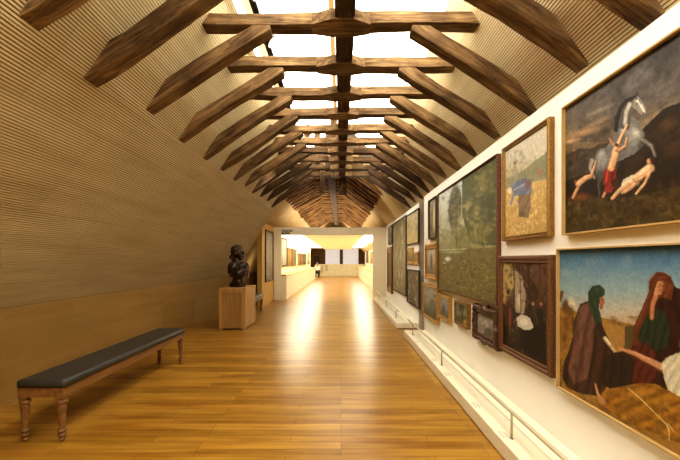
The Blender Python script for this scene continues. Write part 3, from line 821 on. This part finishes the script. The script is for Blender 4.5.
def painting(label, xl, xr, rt, rb, art, Xf, Xw, fw, fmat, nu=60, nv=60, seed=1, name='framed_painting', prof=2, ornate=0, cat='painting', group=None, warp=.4, yr=None):
    """xl,xr: photo columns; rt,rb: height ratios; Xf: x of frame front; Xw: wall face"""
    yl = F*Xf/(xl-VX); yr = yr if yr is not None else F*Xf/(xr-VX)
    zt = H+rt*abs(Xf); zb = H+rb*abs(Xf)
    hw = (yl-yr)/2; hh = (zt-zb)/2
    s = 1 if Xw > 0 else -1
    dp = abs(Xw-Xf)
    r = empty(name, (Xw-s*.001, (yl+yr)/2, (zt+zb)/2), 0)
    tag(r, label, cat, group)
    b = frame_bm(abs(hw), hh, fw, dp, prof, ornate, seed)
    if s < 0:
        for v in b.verts: v.co.x *= -1
    obj('frame', b, fmat, r)
    cx = Xf+s*dp*.45
    c = canvas('canvas', cx, yl-fw*.9*(1 if hw > 0 else -1), yr+fw*.9*(1 if hw > 0 else -1), zt-fw*.9, zb+fw*.9, s, art, nu, nv, seed, r, warp)
    c.location = (-s*dp*.55+s*.001, 0, 0)
    bk = bx(0 if s < 0 else -.004, .004 if s < 0 else 0, -abs(hw)+fw*.5, abs(hw)-fw*.5, -hh+fw*.5, hh-fw*.5)
    obj('backing_board', bk, M['darkedge'], r)
    return r

NF = 1.55
# the near wall
painting('huge stormy oil painting of a rearing grey horse with pale struggling figures', 561.5, 731, .69, .112, art_horse, NF, NX, .010, M['wedge'], 250, 200, 21, prof=1, yr=1.40)
painting('huge desert painting of robed figures mourning over a reclining man under blue sky', 556, 731, .052, -.592, art_desert, NF, NX, .009, M['wedge'], 250, 220, 22, prof=1, yr=1.35)
painting('gilt-framed painting of a field worker bending over a yellow harvest field', 501.5, 548, .693, .115, art_peasant, NF, NX, .045, M['gold2'], 110, 130, 23)
painting('dark wood-framed painting of a crowded dim interior with black-clad figures', 498, 549.5, .025, -.567, art_interior, NF, NX, .075, M['brown2'], 110, 130, 24)
painting('very large landscape painting of tall trees around a small pond', 437.2, 496.4, .685, -.301, art_pond, NF, NX, .022, M['brown2'], 200, 180, 25, warp=.3)
painting('small grey landscape in a heavy carved dark wood frame with scrolled edges', 472.5, 495.2, -.336, -.585, simple([(0, '#a9a49a'), (.5, '#8f897d'), (1, '#57503f')], [(8, '#d6d2c8', .5, .8, .7), (6, '#3c382f', .6, .85, .6)], [(.6, .7, .3, .2, '#5a5448')]),
         NF-.02, NX, .095, M['brown'], 50, 50, 26, ornate=.022)
painting('small unframed painting of a lone tree beside a path', 454, 467, -.35, -.553, simple([(0, '#9aa096'), (.5, '#8d8a68'), (.6, '#55502f'), (1, '#6b5a38')], [(6, '#3e3a22', .6, .8, .6)], [(.5, .4, .08, .45, '#3b3524'), (.45, .25, .3, .2, '#5b5b3a'), (.75, .8, .2, .12, '#b3925c')]),
         NF, NX, .03, M['gold2'], 50, 50, 27, prof=1)
painting('small square gilt-framed picture, the lower of the two gilt frames right of the tall one', 437.6, 449, -.34, -.588, simple([(0, '#a7a6a2'), (.5, '#8a8681'), (1, '#4a4239')], [(6, '#544b42', .55, .8, .7)], [(.4, .6, .2, .3, '#5d4b52')]),
         NF, NX, .055, M['gold'], 50, 50, 28)
painting('gilt-framed upright mountain landscape hanging nearest the near partition end, lower row', 422.3, 436.9, -.275, -.68, simple([(0, '#a7a69a'), (.45, '#8e8d78'), (.7, '#5e5a3c'), (1, '#4f4628')], [(7, '#3e3c26', .55, .8, .7)], [(.6, .55, .3, .2, '#6b6f52')]),
         NF, NX, .06, M['gold'], 50, 50, 29)
painting('tall pale picture in an ornate wide gilt frame, middle row at the near partition end', 424.7, 435.7, .185, -.222, simple([(0, '#b9b4a4'), (.6, '#a09680'), (1, '#6d6046')], [(7, '#776b52', .55, .8, .7)], [(.5, .5, .15, .4, '#5c574f')]),
         NF, NX, .11, M['gold'], 50, 50, 30, ornate=.012)
painting('narrow unframed brownish hanging picture, top row at the near partition end', 428, 435.7, .68, .234, simple([(0, '#8f8566'), (.5, '#7a6c48'), (1, '#6a5b38')], [(8, '#463c22', .5, .75, .8), (5, '#b5a374', .6, .8, .6)], [(.6, .5, .15, .4, '#c7b88b')]),
         NF, NX, .02, M['darkedge'], 50, 60, 31, prof=1)
# the far wall
GF = 1.59
silver = lambda a, b, c: simple([(0, a), (.5, b), (1, c)], [(12, '#cfc7a8', .55, .85, .8), (8, '#5c5236', .55, .8, .7)])
painting('huge silvery brown abstract panel hanging in the middle of the farther partition', 392.3, 405.6, .695, -.568, silver('#6f6447', '#9b8f6a', '#7a6c48'), GF, FX, .02, M['darkedge'], 90, 90, 41, prof=1)
painting('square pale gold picture hung high at the near end of the farther partition', 406, 418, .675, .223, silver('#b9a97c', '#ab9a6a', '#c2ad74'), GF, FX, .02, M['darkedge'], 60, 60, 42, prof=1)
painting('dark hanging picture hung low at the near end of the farther partition', 406.8, 418.6, -.137, -.635, silver('#6b5b3d', '#5b4c33', '#4b3d28'), GF, FX, .03, M['darkedge'], 60, 60, 43, prof=1)
painting('little gilt-framed picture, left one of the pair on the farther partition', 406.8, 412.3, .175, -.065, simple([(0, '#b9a77a'), (1, '#6f5c38')], [(6, '#5b4a2c', .5, .8, .7)]), GF, FX, .09, M['gold'], 30, 30, 44)
painting('little gilt-framed picture, right one of the pair on the farther partition', 413.2, 417.8, .11, -.06, simple([(0, '#a99768'), (1, '#6f5c38')], [(6, '#5b4a2c', .5, .8, .7)]), GF, FX, .07, M['gold'], 30, 30, 45)
painting('tall narrow picture in a bulky gilt frame beside the white portal', 386.9, 391.1, .27, -.68, simple([(0, '#6f5a36'), (1, '#4f3c20')], [(6, '#8f7446', .5, .8, .7)]), GF-.03, FX, .22, M['gold2'], 30, 40, 46)
painting('grey upright picture hung high beside the white portal', 388.3, 391.6, .70, .32, silver('#7d7359', '#6f664c', '#5f563c'), GF, FX, .02, M['darkedge'], 30, 40, 47, prof=1)

# ------------------------------------------------------------------ portal and gallery behind it
PY_ = 14.2
bm = bmesh.new()
box(bm, -2.44, -2.18, PY_, PY_+.15, 0, 2.64)
pw = struct('wall_portal', bm, M['offwhite'])
obj('right_jamb', bx(1.165, 1.70, PY_, PY_+.15, 0, 2.64), M['offwhite'], pw)
obj('lintel', bx(-2.18, 1.165, PY_, PY_+.15, 2.36, 2.64), M['offwhite'], pw)
struct('ceiling_gallery_shell', bx(-2.6, 2.25, PY_+.15, 34, 2.56, 2.62), M['galwhite'])
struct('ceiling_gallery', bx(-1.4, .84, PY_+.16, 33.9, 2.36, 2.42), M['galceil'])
obj_c = struct('window_20', bx(-2.42, -1.45, PY_+.3, 33.5, 2.52, 2.55), M['cove'])  # glowing panel added in the left trough as cove lighting
struct('window_21', bx(.95, 2.05, PY_+.3, 33.5, 2.52, 2.55), M['cove'])  # matching glowing cove panel added in the right trough
struct('wall_gallery_left', bx(-2.6, -2.46, PY_+.15, 31.5, 0, 2.56), M['galwhite'])
struct('wall_gallery_right', bx(2.12, 2.25, PY_+.15, 34.7, 0, 2.56), M['galwhite'])
def counter(x0, x1, y0, y1, s, label):
    r = obj('gallery_counter', bx(x0, x1, y0, y1, 0, .84), M['galwhite']); tag(r, label, 'counter')
    obj('counter_top', bx(x0-.0, x1, y0-.02, y1, .84, .88), M['panel'], r)
counter(-2.459, -2.0, PY_+.16, 30.5, -1, 'long white display counter along the left side of the far gallery')
counter(1.5, 2.119, PY_+.16, 33.5, 1, 'long white display counter along the right side of the far gallery')
obj_l = obj('counter_end_ledge', bx(-2.178, -2.0, PY_+.06, PY_+.155, 0, .885), M['offwhite'])
tag(obj_l, 'beige end block with a dark ledge closing the left gallery counter at the portal', 'ledge')
obj('dark_ledge', bx(-2.178, -2.0, PY_+.03, PY_+.155, .886, .91), M['fdoor'], obj_l)
for k, y in enumerate((21.4, 27.6)):
    bm = bmesh.new(); box(bm, -2.458, -2.38, y, y+.08, .881, 2.42); box(bm, -2.38, -1.4, y, y+.08, 2.37, 2.42)
    struct('trim_%d' % (10+k), bm, M['farwall'])
    bm = bmesh.new(); box(bm, 2.04, 2.118, y, y+.08, .881, 2.42); box(bm, .84, 2.04, y, y+.08, 2.37, 2.42)
    struct('trim_%d' % (12+k), bm, M['farwall'])
GL = -2.42
gl = [(16.0, 17.5, .39, -.115, ('#8f8c7c', '#c9c5b4', '#a39c86'), 'tall pale panel picture nearest the portal on the left gallery wall'),
      (17.7, 19.3, .235, -.125, ('#a3803f', '#b08e4c', '#8a6a34'), 'golden brown picture, second along the left gallery wall'),
      (19.6, 21.0, .235, -.13, ('#8f897a', '#6f6a5e', '#8a8370'), 'grey picture, third along the left gallery wall'),
      (21.9, 23.4, .165, -.13, ('#8f7038', '#9b7b42', '#7a5c2c'), 'ochre picture just beyond the first white bay post'),
      (23.7, 25.3, .165, -.13, ('#7d6a48', '#8f7b52', '#6b5734'), 'brown picture, fifth along the left gallery wall'),
      (25.6, 27.0, .165, -.13, ('#5f5b50', '#7d786a', '#4c4840'), 'dark grey picture, sixth along the left gallery wall'),
      (28.0, 30.0, .22, -.13, ('#b9a468', '#c9b478', '#8f7a48'), 'yellowish picture farthest along the left gallery wall')]
for k, (y0, y1, rt, rb, c, lb) in enumerate(gl):
    painting(lb, VX+F*GL/y0, 0, rt, rb, simple([(0, c[0]), (.5, c[1]), (1, c[2])], [(6, '#4b3f28', .6, .85, .5)]), GL, -2.46, .05, M['darkedge'] if k in (0, 5) else M['gold2'], 24, 30, 60+k, prof=1, yr=y1)
GR = 2.08
for k, (y0, y1, rt, rb, c, lb) in enumerate([(32.2, 29.8, .36, -.11, ('#4b453a', '#5f594c', '#3c372e'), 'dark tall picture deep on the right gallery wall'),
                                   (28.3, 25.2, .27, -.11, ('#c0a055', '#b8974c', '#a8873f'), 'golden picture on the right gallery wall')]):
    painting(lb, VX+F*GR/y0, 0, rt, rb, simple([(0, c[0]), (.5, c[1]), (1, c[2])], [(6, '#4b3f28', .6, .85, .5)]), GR, 2.12, .05, M['gold2'], 24, 30, 80+k, prof=1, yr=y1)
# end of the gallery
struct('wall_gallery_parapet', bx(-2.3, 2.1, 34.7, 34.82, 0, 1.08), M['farwall'])
struct('wall_gallery_end', bx(-3.3, 2.4, 36.0, 36.1, 0, 2.9), M['fdark'])
struct('wall_gallery_soffit', bx(-2.6, 2.25, 33.9, 36.0, 2.52, 2.6), M['galceil'])
for k, (x0, x1) in enumerate([(-1.44, -.12), (.18, 1.60)]):
    bm = bx(x0, x1, 35.93, 35.97, 1.0, 2.5)
    w = struct('window_%d' % (30+k), bm, M['winp'])
dr = struct('door_1', bx(-2.5, -1.93, 35.93, 35.99, 0, 1.82), M['fdoor'])
for k, (px, py, w, h) in enumerate([(321.9, 269, .23, .62), (326.4, 268, .2, .5)]):
    x = (px-VX)*34.7/F; z = H-(py-VY)*34.7/F
    r = obj('wall_notice', bx(x-w/2, x+w/2, 34.67, 34.70, z-h/2, z+h/2), M['grey']); tag(r, 'small grey notice on the far low wall, %s' % ('beside the seated person' if k == 0 else 'right of the larger one'), 'notice')
    obj('notice_sheet', bx(x-w/2+.02, x+w/2-.02, 34.665, 34.67, z-h/2+.03, z+h/2-.03), M['post'], r)

# sign lettering on the portal
sg = empty('wall_lettering', ((281.6-VX)*PY_/F, PY_-.004, H+(VY-234.2)*PY_/F))
tag(sg, 'two lines of small bold black lettering above the portal opening', 'lettering')
def text(body, parent, loc, size, mat):
    c = bpy.data.curves.new('lettering_line', 'FONT'); c.body = body; c.size = size; c.extrude = .002; c.offset = .005
    o = bpy.data.objects.new('lettering_line', c); COL.objects.link(o)
    bpy.context.view_layer.update()
    dg = bpy.context.evaluated_depsgraph_get()
    me = bpy.data.meshes.new_from_object(o.evaluated_get(dg)); bpy.data.objects.remove(o)
    me.materials.clear(); me.materials.append(mat)
    q = bpy.data.objects.new('lettering_line', me); COL.objects.link(q); q.parent = parent; q.location = loc; q.rotation_euler = (PI/2, 0, 0)
    return q
for body, z, wd in (('COLLECTION', .092, .40), ('MODERNE', .0, .30)):
    q = text(body, sg, (0, 0, z), .095, M['text'])
    q.scale.x = wd/max(.01, q.dimensions.x)

# ------------------------------------------------------------------ tall wooden panel with picture (left)
pn = obj('freestanding_panel', bx(-2.60, -2.45, 12.1, 14.18, 0, 2.64), M['panel']); tag(pn, 'tall pale wooden partition panel standing left of the portal', 'panel')
painting('tall grey picture in a thin dark frame on the pale wooden panel', VX+F*(-2.41)/12.55, 0, .41, -.30, simple([(0, '#8b8778'), (.5, '#b5b0a0'), (1, '#77725f')], [(10, '#d8d4c6', .55, .85, .6), (6, '#55503f', .6, .8, .5)]), -2.41, -2.45, .04, M['brown'], 50, 60, 90, prof=1, yr=13.9)

# ------------------------------------------------------------------ benches
def bench(x0, x1, y0, y1, label):
    W = x1-x0; L = y1-y0
    r = empty('gallery_bench', (x0, y0, 0)); tag(r, label, 'bench')
    # padded seat
    bm = bmesh.new(); fs = box(bm, -.012, W+.012, -.012, L+.012, .44, .5)
    bmesh.ops.bevel(bm, geom=[e for e in bm.edges if all(v.co.z > .49 for v in e.verts) or abs(e.verts[0].co.z-e.verts[1].co.z) > .03], offset=.03, segments=5, profile=.5, affect='EDGES')
    obj('seat', bm, M['leather'], r, smooth=True)
    bm = bmesh.new()
    t = .025
    box(bm, 0, W, 0, t, .363, .44); box(bm, 0, W, L-t, L, .363, .44); box(bm, 0, t, t, L-t, .363, .44); box(bm, W-t, W, t, L-t, .363, .44)
    obj('apron', bm, M['bench'], r)
    for cx in (.035, W-.035):
        for cy in (.035, L-.035):
            bm = bmesh.new(); box(bm, cx-.036, cx+.036, cy-.036, cy+.036, .345, .438, bevel=.003)
            P = [(.008, 0), (.018, .004), (.02, .02), (.014, .032), (.024, .042), (.028, .055), (.022, .066), (.016, .07), (.026, .078), (.03, .09), (.024, .102), (.018, .106),
                 (.022, .12), (.03, .2), (.036, .27), (.036, .285), (.024, .292), (.022, .3), (.034, .306), (.038, .32), (.034, .334), (.024, .34), (.024, .35)]
            P = [(a*(1.15 if (b < .12 or b > .29) else .92), b) for a, b in P]
            lathe(bm, P, cx, cy, 18)
            obj('leg', bm, M['bench'], r)
bench(-2.565, -2.20, 3.09, 5.47, 'long wooden bench with black leather seat and turned legs, nearest the viewer')
bench(-2.56, -2.20, 9.10, 11.0, 'wooden bench with a padded seat half hidden behind the pedestal')

# ------------------------------------------------------------------ pedestal
pd = empty('pedestal', (-2.53, 8.08, 0)); tag(pd, 'square light oak pedestal with framed side panels under the bronze bust', 'pedestal')
W, L, Hh = .55, .95, .87
bm = bmesh.new()
t = .07
box(bm, t*.5, W-.02, .02, L-.02, .03, Hh-.04)
obj('panel', bm, M['pedin'], pd)
bm = bmesh.new()
for (x0, x1, y0, y1) in ((0, t, 0, t), (W-t, W, 0, t), (0, t, L-t, L), (W-t, W, L-t, L)): box(bm, x0, x1, y0, y1, 0, Hh-.04)
box(bm, t, W-t, 0, .03, Hh-.09, Hh-.04)
box(bm, W-.03, W, t, L-t, Hh-.09, Hh-.04); box(bm, W-.03, W, t, L-t, .03, .09); box(bm, W-.012, W, t, L-t, .09, Hh-.09)
obj('corner_frame', bm, M['ped'], pd)
obj('top', bx(-.008, W+.008, -.008, L+.008, Hh-.04, Hh, bevel=.004), M['ped'], pd)

# ------------------------------------------------------------------ bronze bust : facing right, a little towards the viewer
bust = empty('bronze_bust', (-2.22, 8.38, .87), math.radians(-18)); tag(bust, 'dark bronze bust of a man with wavy hair and draped shoulders on the pedestal', 'bust')
bm = bmesh.new()
# local: +X is the direction faced
S = 1.0
def E(c, r, rx=0, ry=0, rz=0):
    from mathutils import Euler
    ball(bm, c, r, Euler((math.radians(rx), math.radians(ry), math.radians(rz))))
lathe(bm, [(.105, .10), (.10, .14), (.085, .20), (.10, .26)], 0, 0, 20)
E((0, 0, .36), (.135, .215, .15)); E((.03, 0, .30), (.115, .16, .15)); E((0, .15, .40), (.10, .11, .12), 15); E((0, -.15, .40), (.10, .11, .12), -15)
E((-.03, 0, .43), (.13, .17, .09)); E((0, 0, .27), (.12, .14, .10)); E((0, 0, .52), (.07, .072, .10)); E((-.02, 0, .47), (.09, .12, .07))
# folds of drapery
for k in range(9):
    a = k/8
    y0 = -.22+.05*a; pts = []
    for j in range(9):
        q = j/8; yy = -.21+.42*q
        pts.append((.10+.055*math.sin(PI*q)+.01*math.sin(k*2+j), yy*(1-.05*a), .50-.028*k-.07*q+.05*math.sin(PI*q*1.0+.4)*(1-a)-.02))
    tube(bm, pts, [.012+.006*math.sin(j+k) for j in range(9)], 8)
for k in range(6):
    pts = [(-.07-.06*math.sin(PI*j/7), -.17+.34*j/7, .45-.03*k+.03*math.sin(PI*j/7)) for j in range(8)]
    tube(bm, pts, .016, 8)
for s in (-1, 1):
    for k in range(4): tube(bm, [(.10-.04*k, s*.13, .50), (.10-.05*k, s*.225, .42), (.09-.05*k, s*.215, .30), (.07-.04*k, s*.14, .22)], .016, 8)
for v in bm.verts: v.co.x *= 1.22; v.co.y *= 1.08; v.co.z = .10+(v.co.z-.10)*1.08
nbody = len(bm.verts)
# head
hz = .665
E((0, 0, hz+.02), (.098, .082, .115)); E((.04, 0, hz-.045), (.062, .062, .07)); E((.075, 0, hz-.095), (.026, .03, .022)); E((.088, 0, hz+.035), (.022, .06, .018))
tube(bm, [(.098, 0, hz+.03), (.118, 0, hz-.004), (.126, 0, hz-.018)], [.011, .015, .018], 10)
E((.098, 0, hz-.048), (.014, .03, .008)); E((.094, 0, hz-.062), (.015, .027, .009)); E((.10, 0, hz-.038), (.012, .03, .006))
for s in (-1, 1):
    E((.078, s*.034, hz+.008), (.014, .016, .010)); E((.06, s*.05, hz-.025), (.03, .022, .025)); E((-.005, s*.086, hz-.005), (.02, .012, .032))
    for k in range(6): E((-.02-.015*k+.02*math.sin(k*3), s*(.088-.004*k), hz+.07-.03*k), (.034, .026, .030), 20*k)
rr = random.Random(3)
for k in range(46):
    th = rr.uniform(-PI, PI); ph = rr.uniform(.1, 1.25)
    x = -.025+.098*math.sin(ph)*math.cos(th); y = .088*math.sin(ph)*math.sin(th); z = hz+.03+.115*math.cos(ph)
    if x > .06 and z < hz+.085: continue
    E((x, y, z), (.026, .022, .018), rr.uniform(0, 90), rr.uniform(0, 90), rr.uniform(0, 180))
E((-.045, 0, hz-.06), (.07, .066, .08)); E((-.03, 0, hz-.11), (.075, .07, .07))
for k in range(24):
    E((-.075+.012*math.sin(k), -.07+.14*(k % 8)/7, hz+.04-.045*(k//8)), (.028, .024, .028), 10*k)
bm.verts.ensure_lookup_table()
for v in bm.verts[nbody:]: v.co = Vector((v.co.x*1.28+.012, v.co.y*1.28, (v.co.z-.665)*1.22+.715))
o = obj('bust_figure', bm, M['bronze'], bust, smooth=True)
md = o.modifiers.new('remesh', 'REMESH'); md.mode = 'VOXEL'; md.voxel_size = .006; md.use_smooth_shade = True
md = o.modifiers.new('smooth', 'SMOOTH'); md.iterations = 2; md.factor = .5
bm = bmesh.new(); box(bm, -.125, .125, -.125, .125, 0, .09, bevel=.006); box(bm, -.10, .10, -.10, .10, .09, .12, bevel=.004)
obj('socle', bm, M['bronzeb'], bust)

# ------------------------------------------------------------------ seated person and chair at the far end
ch = empty('chair', (-1.88, 31.0, 0)); tag(ch, 'dark chair under the seated attendant at the far end of the gallery', 'chair')
obj('seat', bx(-.21, .21, -.21, .21, .42, .46, bevel=.01), M['fdoor'], ch)
obj('backrest', bx(-.21, .21, .19, .22, .55, .85, bevel=.01), M['fdoor'], ch)
for sx in (-.19, .19):
    for sy in (-.19, .19): obj('leg', bx(sx-.018, sx+.018, sy-.018, sy+.018, 0, .42 if sy < 0 else .85), M['fdoor'], ch)
ps = empty('person', (-1.88, 31.0, 0)); ps.scale = (.9, .9, .9); tag(ps, 'seated person in white shirt and black trousers beside the far left counter', 'person')
def skinned(name, chain, edges, mat, parent):
    me = bpy.data.meshes.new(name); me.from_pydata([c[0] for c in chain], edges, [])
    o = bpy.data.objects.new(name, me); COL.objects.link(o); o.parent = parent
    me.materials.append(mat)
    md = o.modifiers.new('skin', 'SKIN'); me.skin_vertices.new() if not me.skin_vertices else None
    for i, c in enumerate(chain):
        me.skin_vertices[0].data[i].radius = (c[1], c[1]*(c[2] if len(c) > 2 else 1))
    me.skin_vertices[0].data[0].use_root = True
    md2 = o.modifiers.new('sub', 'SUBSURF'); md2.levels = md2.render_levels = 2
    return o
body = [((0, .05, .54), .13), ((0, .07, .75), .12), ((0, .06, .98), .14), ((0, .04, 1.10), .06), ((0, .02, 1.17), .055), ((0, .01, 1.28), .085), ((0, .01, 1.36), .06),
        ((-.19, .05, 1.02), .055), ((-.22, -.02, .80), .045), ((-.12, -.22, .70), .035), ((-.08, -.30, .69), .03),
        ((.19, .05, 1.02), .055), ((.22, -.02, .80), .045), ((.12, -.22, .70), .035), ((.08, -.30, .69), .03),
        ((-.11, -.02, .54), .085), ((-.12, -.40, .53), .06), ((-.12, -.42, .28), .05), ((-.12, -.42, .07), .035), ((-.12, -.55, .04), .03),
        ((.11, -.02, .54), .085), ((.12, -.40, .53), .06), ((.12, -.42, .28), .05), ((.12, -.42, .07), .035), ((.12, -.55, .04), .03)]
ed = [(0,1),(1,2),(2,3),(3,4),(4,5),(5,6),(2,7),(7,8),(8,9),(9,10),(2,11),(11,12),(12,13),(13,14),(0,15),(15,16),(16,17),(17,18),(18,19),(0,20),(20,21),(21,22),(22,23),(23,24)]
skinned('body', body, ed, M['skin'], ps)
skinned('shirt', [((0, .06, .60), .15), ((0, .07, .78), .145), ((0, .06, .98), .15), ((-.19, .05, 1.02), .07), ((-.22, -.02, .80), .06), ((-.15, -.16, .73), .05), ((.19, .05, 1.02), .07), ((.22, -.02, .80), .06), ((.15, -.16, .73), .05)],
        [(0,1),(1,2),(2,3),(3,4),(4,5),(2,6),(6,7),(7,8)], M['shirt'], ps)
skinned('trousers', [((0, .05, .54), .15), ((-.11, -.02, .55), .10), ((-.12, -.40, .54), .075), ((-.12, -.43, .28), .065), ((-.12, -.42, .09), .055), ((.11, -.02, .55), .10), ((.12, -.40, .54), .075), ((.12, -.43, .28), .065), ((.12, -.42, .09), .055)],
        [(0,1),(1,2),(2,3),(3,4),(0,5),(5,6),(6,7),(7,8)], M['trousers'], ps)
bm = bmesh.new(); ball(bm, (0, .04, 1.33), (.095, .10, .09)); obj('hair', bm, M['hair'], ps, smooth=True)

# ------------------------------------------------------------------ lights
def spotl(loc, target, power, size, blend, col=(1, .86, .62), rad=.05):
    l = bpy.data.lights.new('spot', 'SPOT'); l.energy = power; l.spot_size = math.radians(size); l.spot_blend = blend; l.color = col; l.shadow_soft_size = rad; l.color = (col[0], col[1]**.7, col[2]**.55)
    o = bpy.data.objects.new('spot_lamp', l); COL.objects.link(o); o.location = loc
    o.rotation_euler = (Vector(target)-Vector(loc)).to_track_quat('-Z', 'Y').to_euler(); return o
def area(loc, rot, sx, sy, power, col=(1, .88, .66)):
    l = bpy.data.lights.new('area', 'AREA'); l.shape = 'RECTANGLE'; l.size = sx; l.size_y = sy; l.energy = power; l.color = (col[0], col[1]**.7, col[2]**.55)
    o = bpy.data.objects.new('fill_area', l); COL.objects.link(o); o.location = loc; o.rotation_euler = rot; return o
for y in [1.5, 2.35, 3.15, 3.85, 4.55, 5.3, 6.1, 6.9]:
    spotl((-.70, y, 3.64), (1.6, y, 1.25), 55, 75, .8, (1, .95, .83))
for y in (9.5, 11.5, 13.2):
    spotl((-.2, y-.6, 3.3), (1.63, y, 1.2), 75, 85, .8, (1, .92, .75))
spotl((-1.0, 12.0, 3.2), (-2.45, 13.2, 1.3), 60, 60, .7)
spotl((-1.2, 7.2, 3.4), (-2.2, 8.6, 1.2), 50, 40, .8)
spotl((-.6, 10.6, 3.3), (-.6, 14.2, 1.9), 190, 80, .8, (1, .9, .72))
area((-.4, 18.5, 2.75), (PI, 0, 0), 2.6, 8.0, 170, (1, .85, .58))  # unseen uplight added on top of the gallery to brighten the far roof
area((-.4, 26, 2.75), (PI, 0, 0), 2.6, 8.0, 160, (1, .85, .58))  # second unseen uplight, added deeper over the gallery
area((0, -2.6, 3.85), (math.radians(86), 0, 0), 2.2, .6, 70, (1, .93, .76))  # unseen fill added behind the viewer to light the beam fronts
for sx in (-1, 1):          # unseen warm strips added above the collars to brighten the upper slopes
    area((sx*.25, 4.6, 3.80), (0, math.radians(-sx*98), 0), .08, 11, 130, (1, .93, .74))
lp = bpy.data.lights.new('aisle_fill', 'POINT'); lp.energy = 5; lp.shadow_soft_size = .3; lp.color = (1, .85, .6)  # unseen point light added to lift the dark aisle behind the panel
lo = bpy.data.objects.new('aisle_fill_light', lp); COL.objects.link(lo); lo.location = (-2.8, 13.4, 1.2)
area((0, 11.5, 3.2), (math.radians(-70), 0, 0), 1.6, .5, 14, (1, .9, .65))  # unseen fill added, turned back towards the end of the near roof
w = bpy.data.worlds.new('world'); SC.world = w; w.use_nodes = True
w.node_tree.nodes['Background'].inputs[0].default_value = (1, .8, .5, 1); w.node_tree.nodes['Background'].inputs[1].default_value = .3
SC.view_settings.view_transform = 'Standard'
SC.view_settings.look = 'None'
for lk in ('Medium High Contrast', 'High Contrast'):
    try:
        SC.view_settings.look = lk; break
    except TypeError: pass
SC.view_settings.exposure = 0
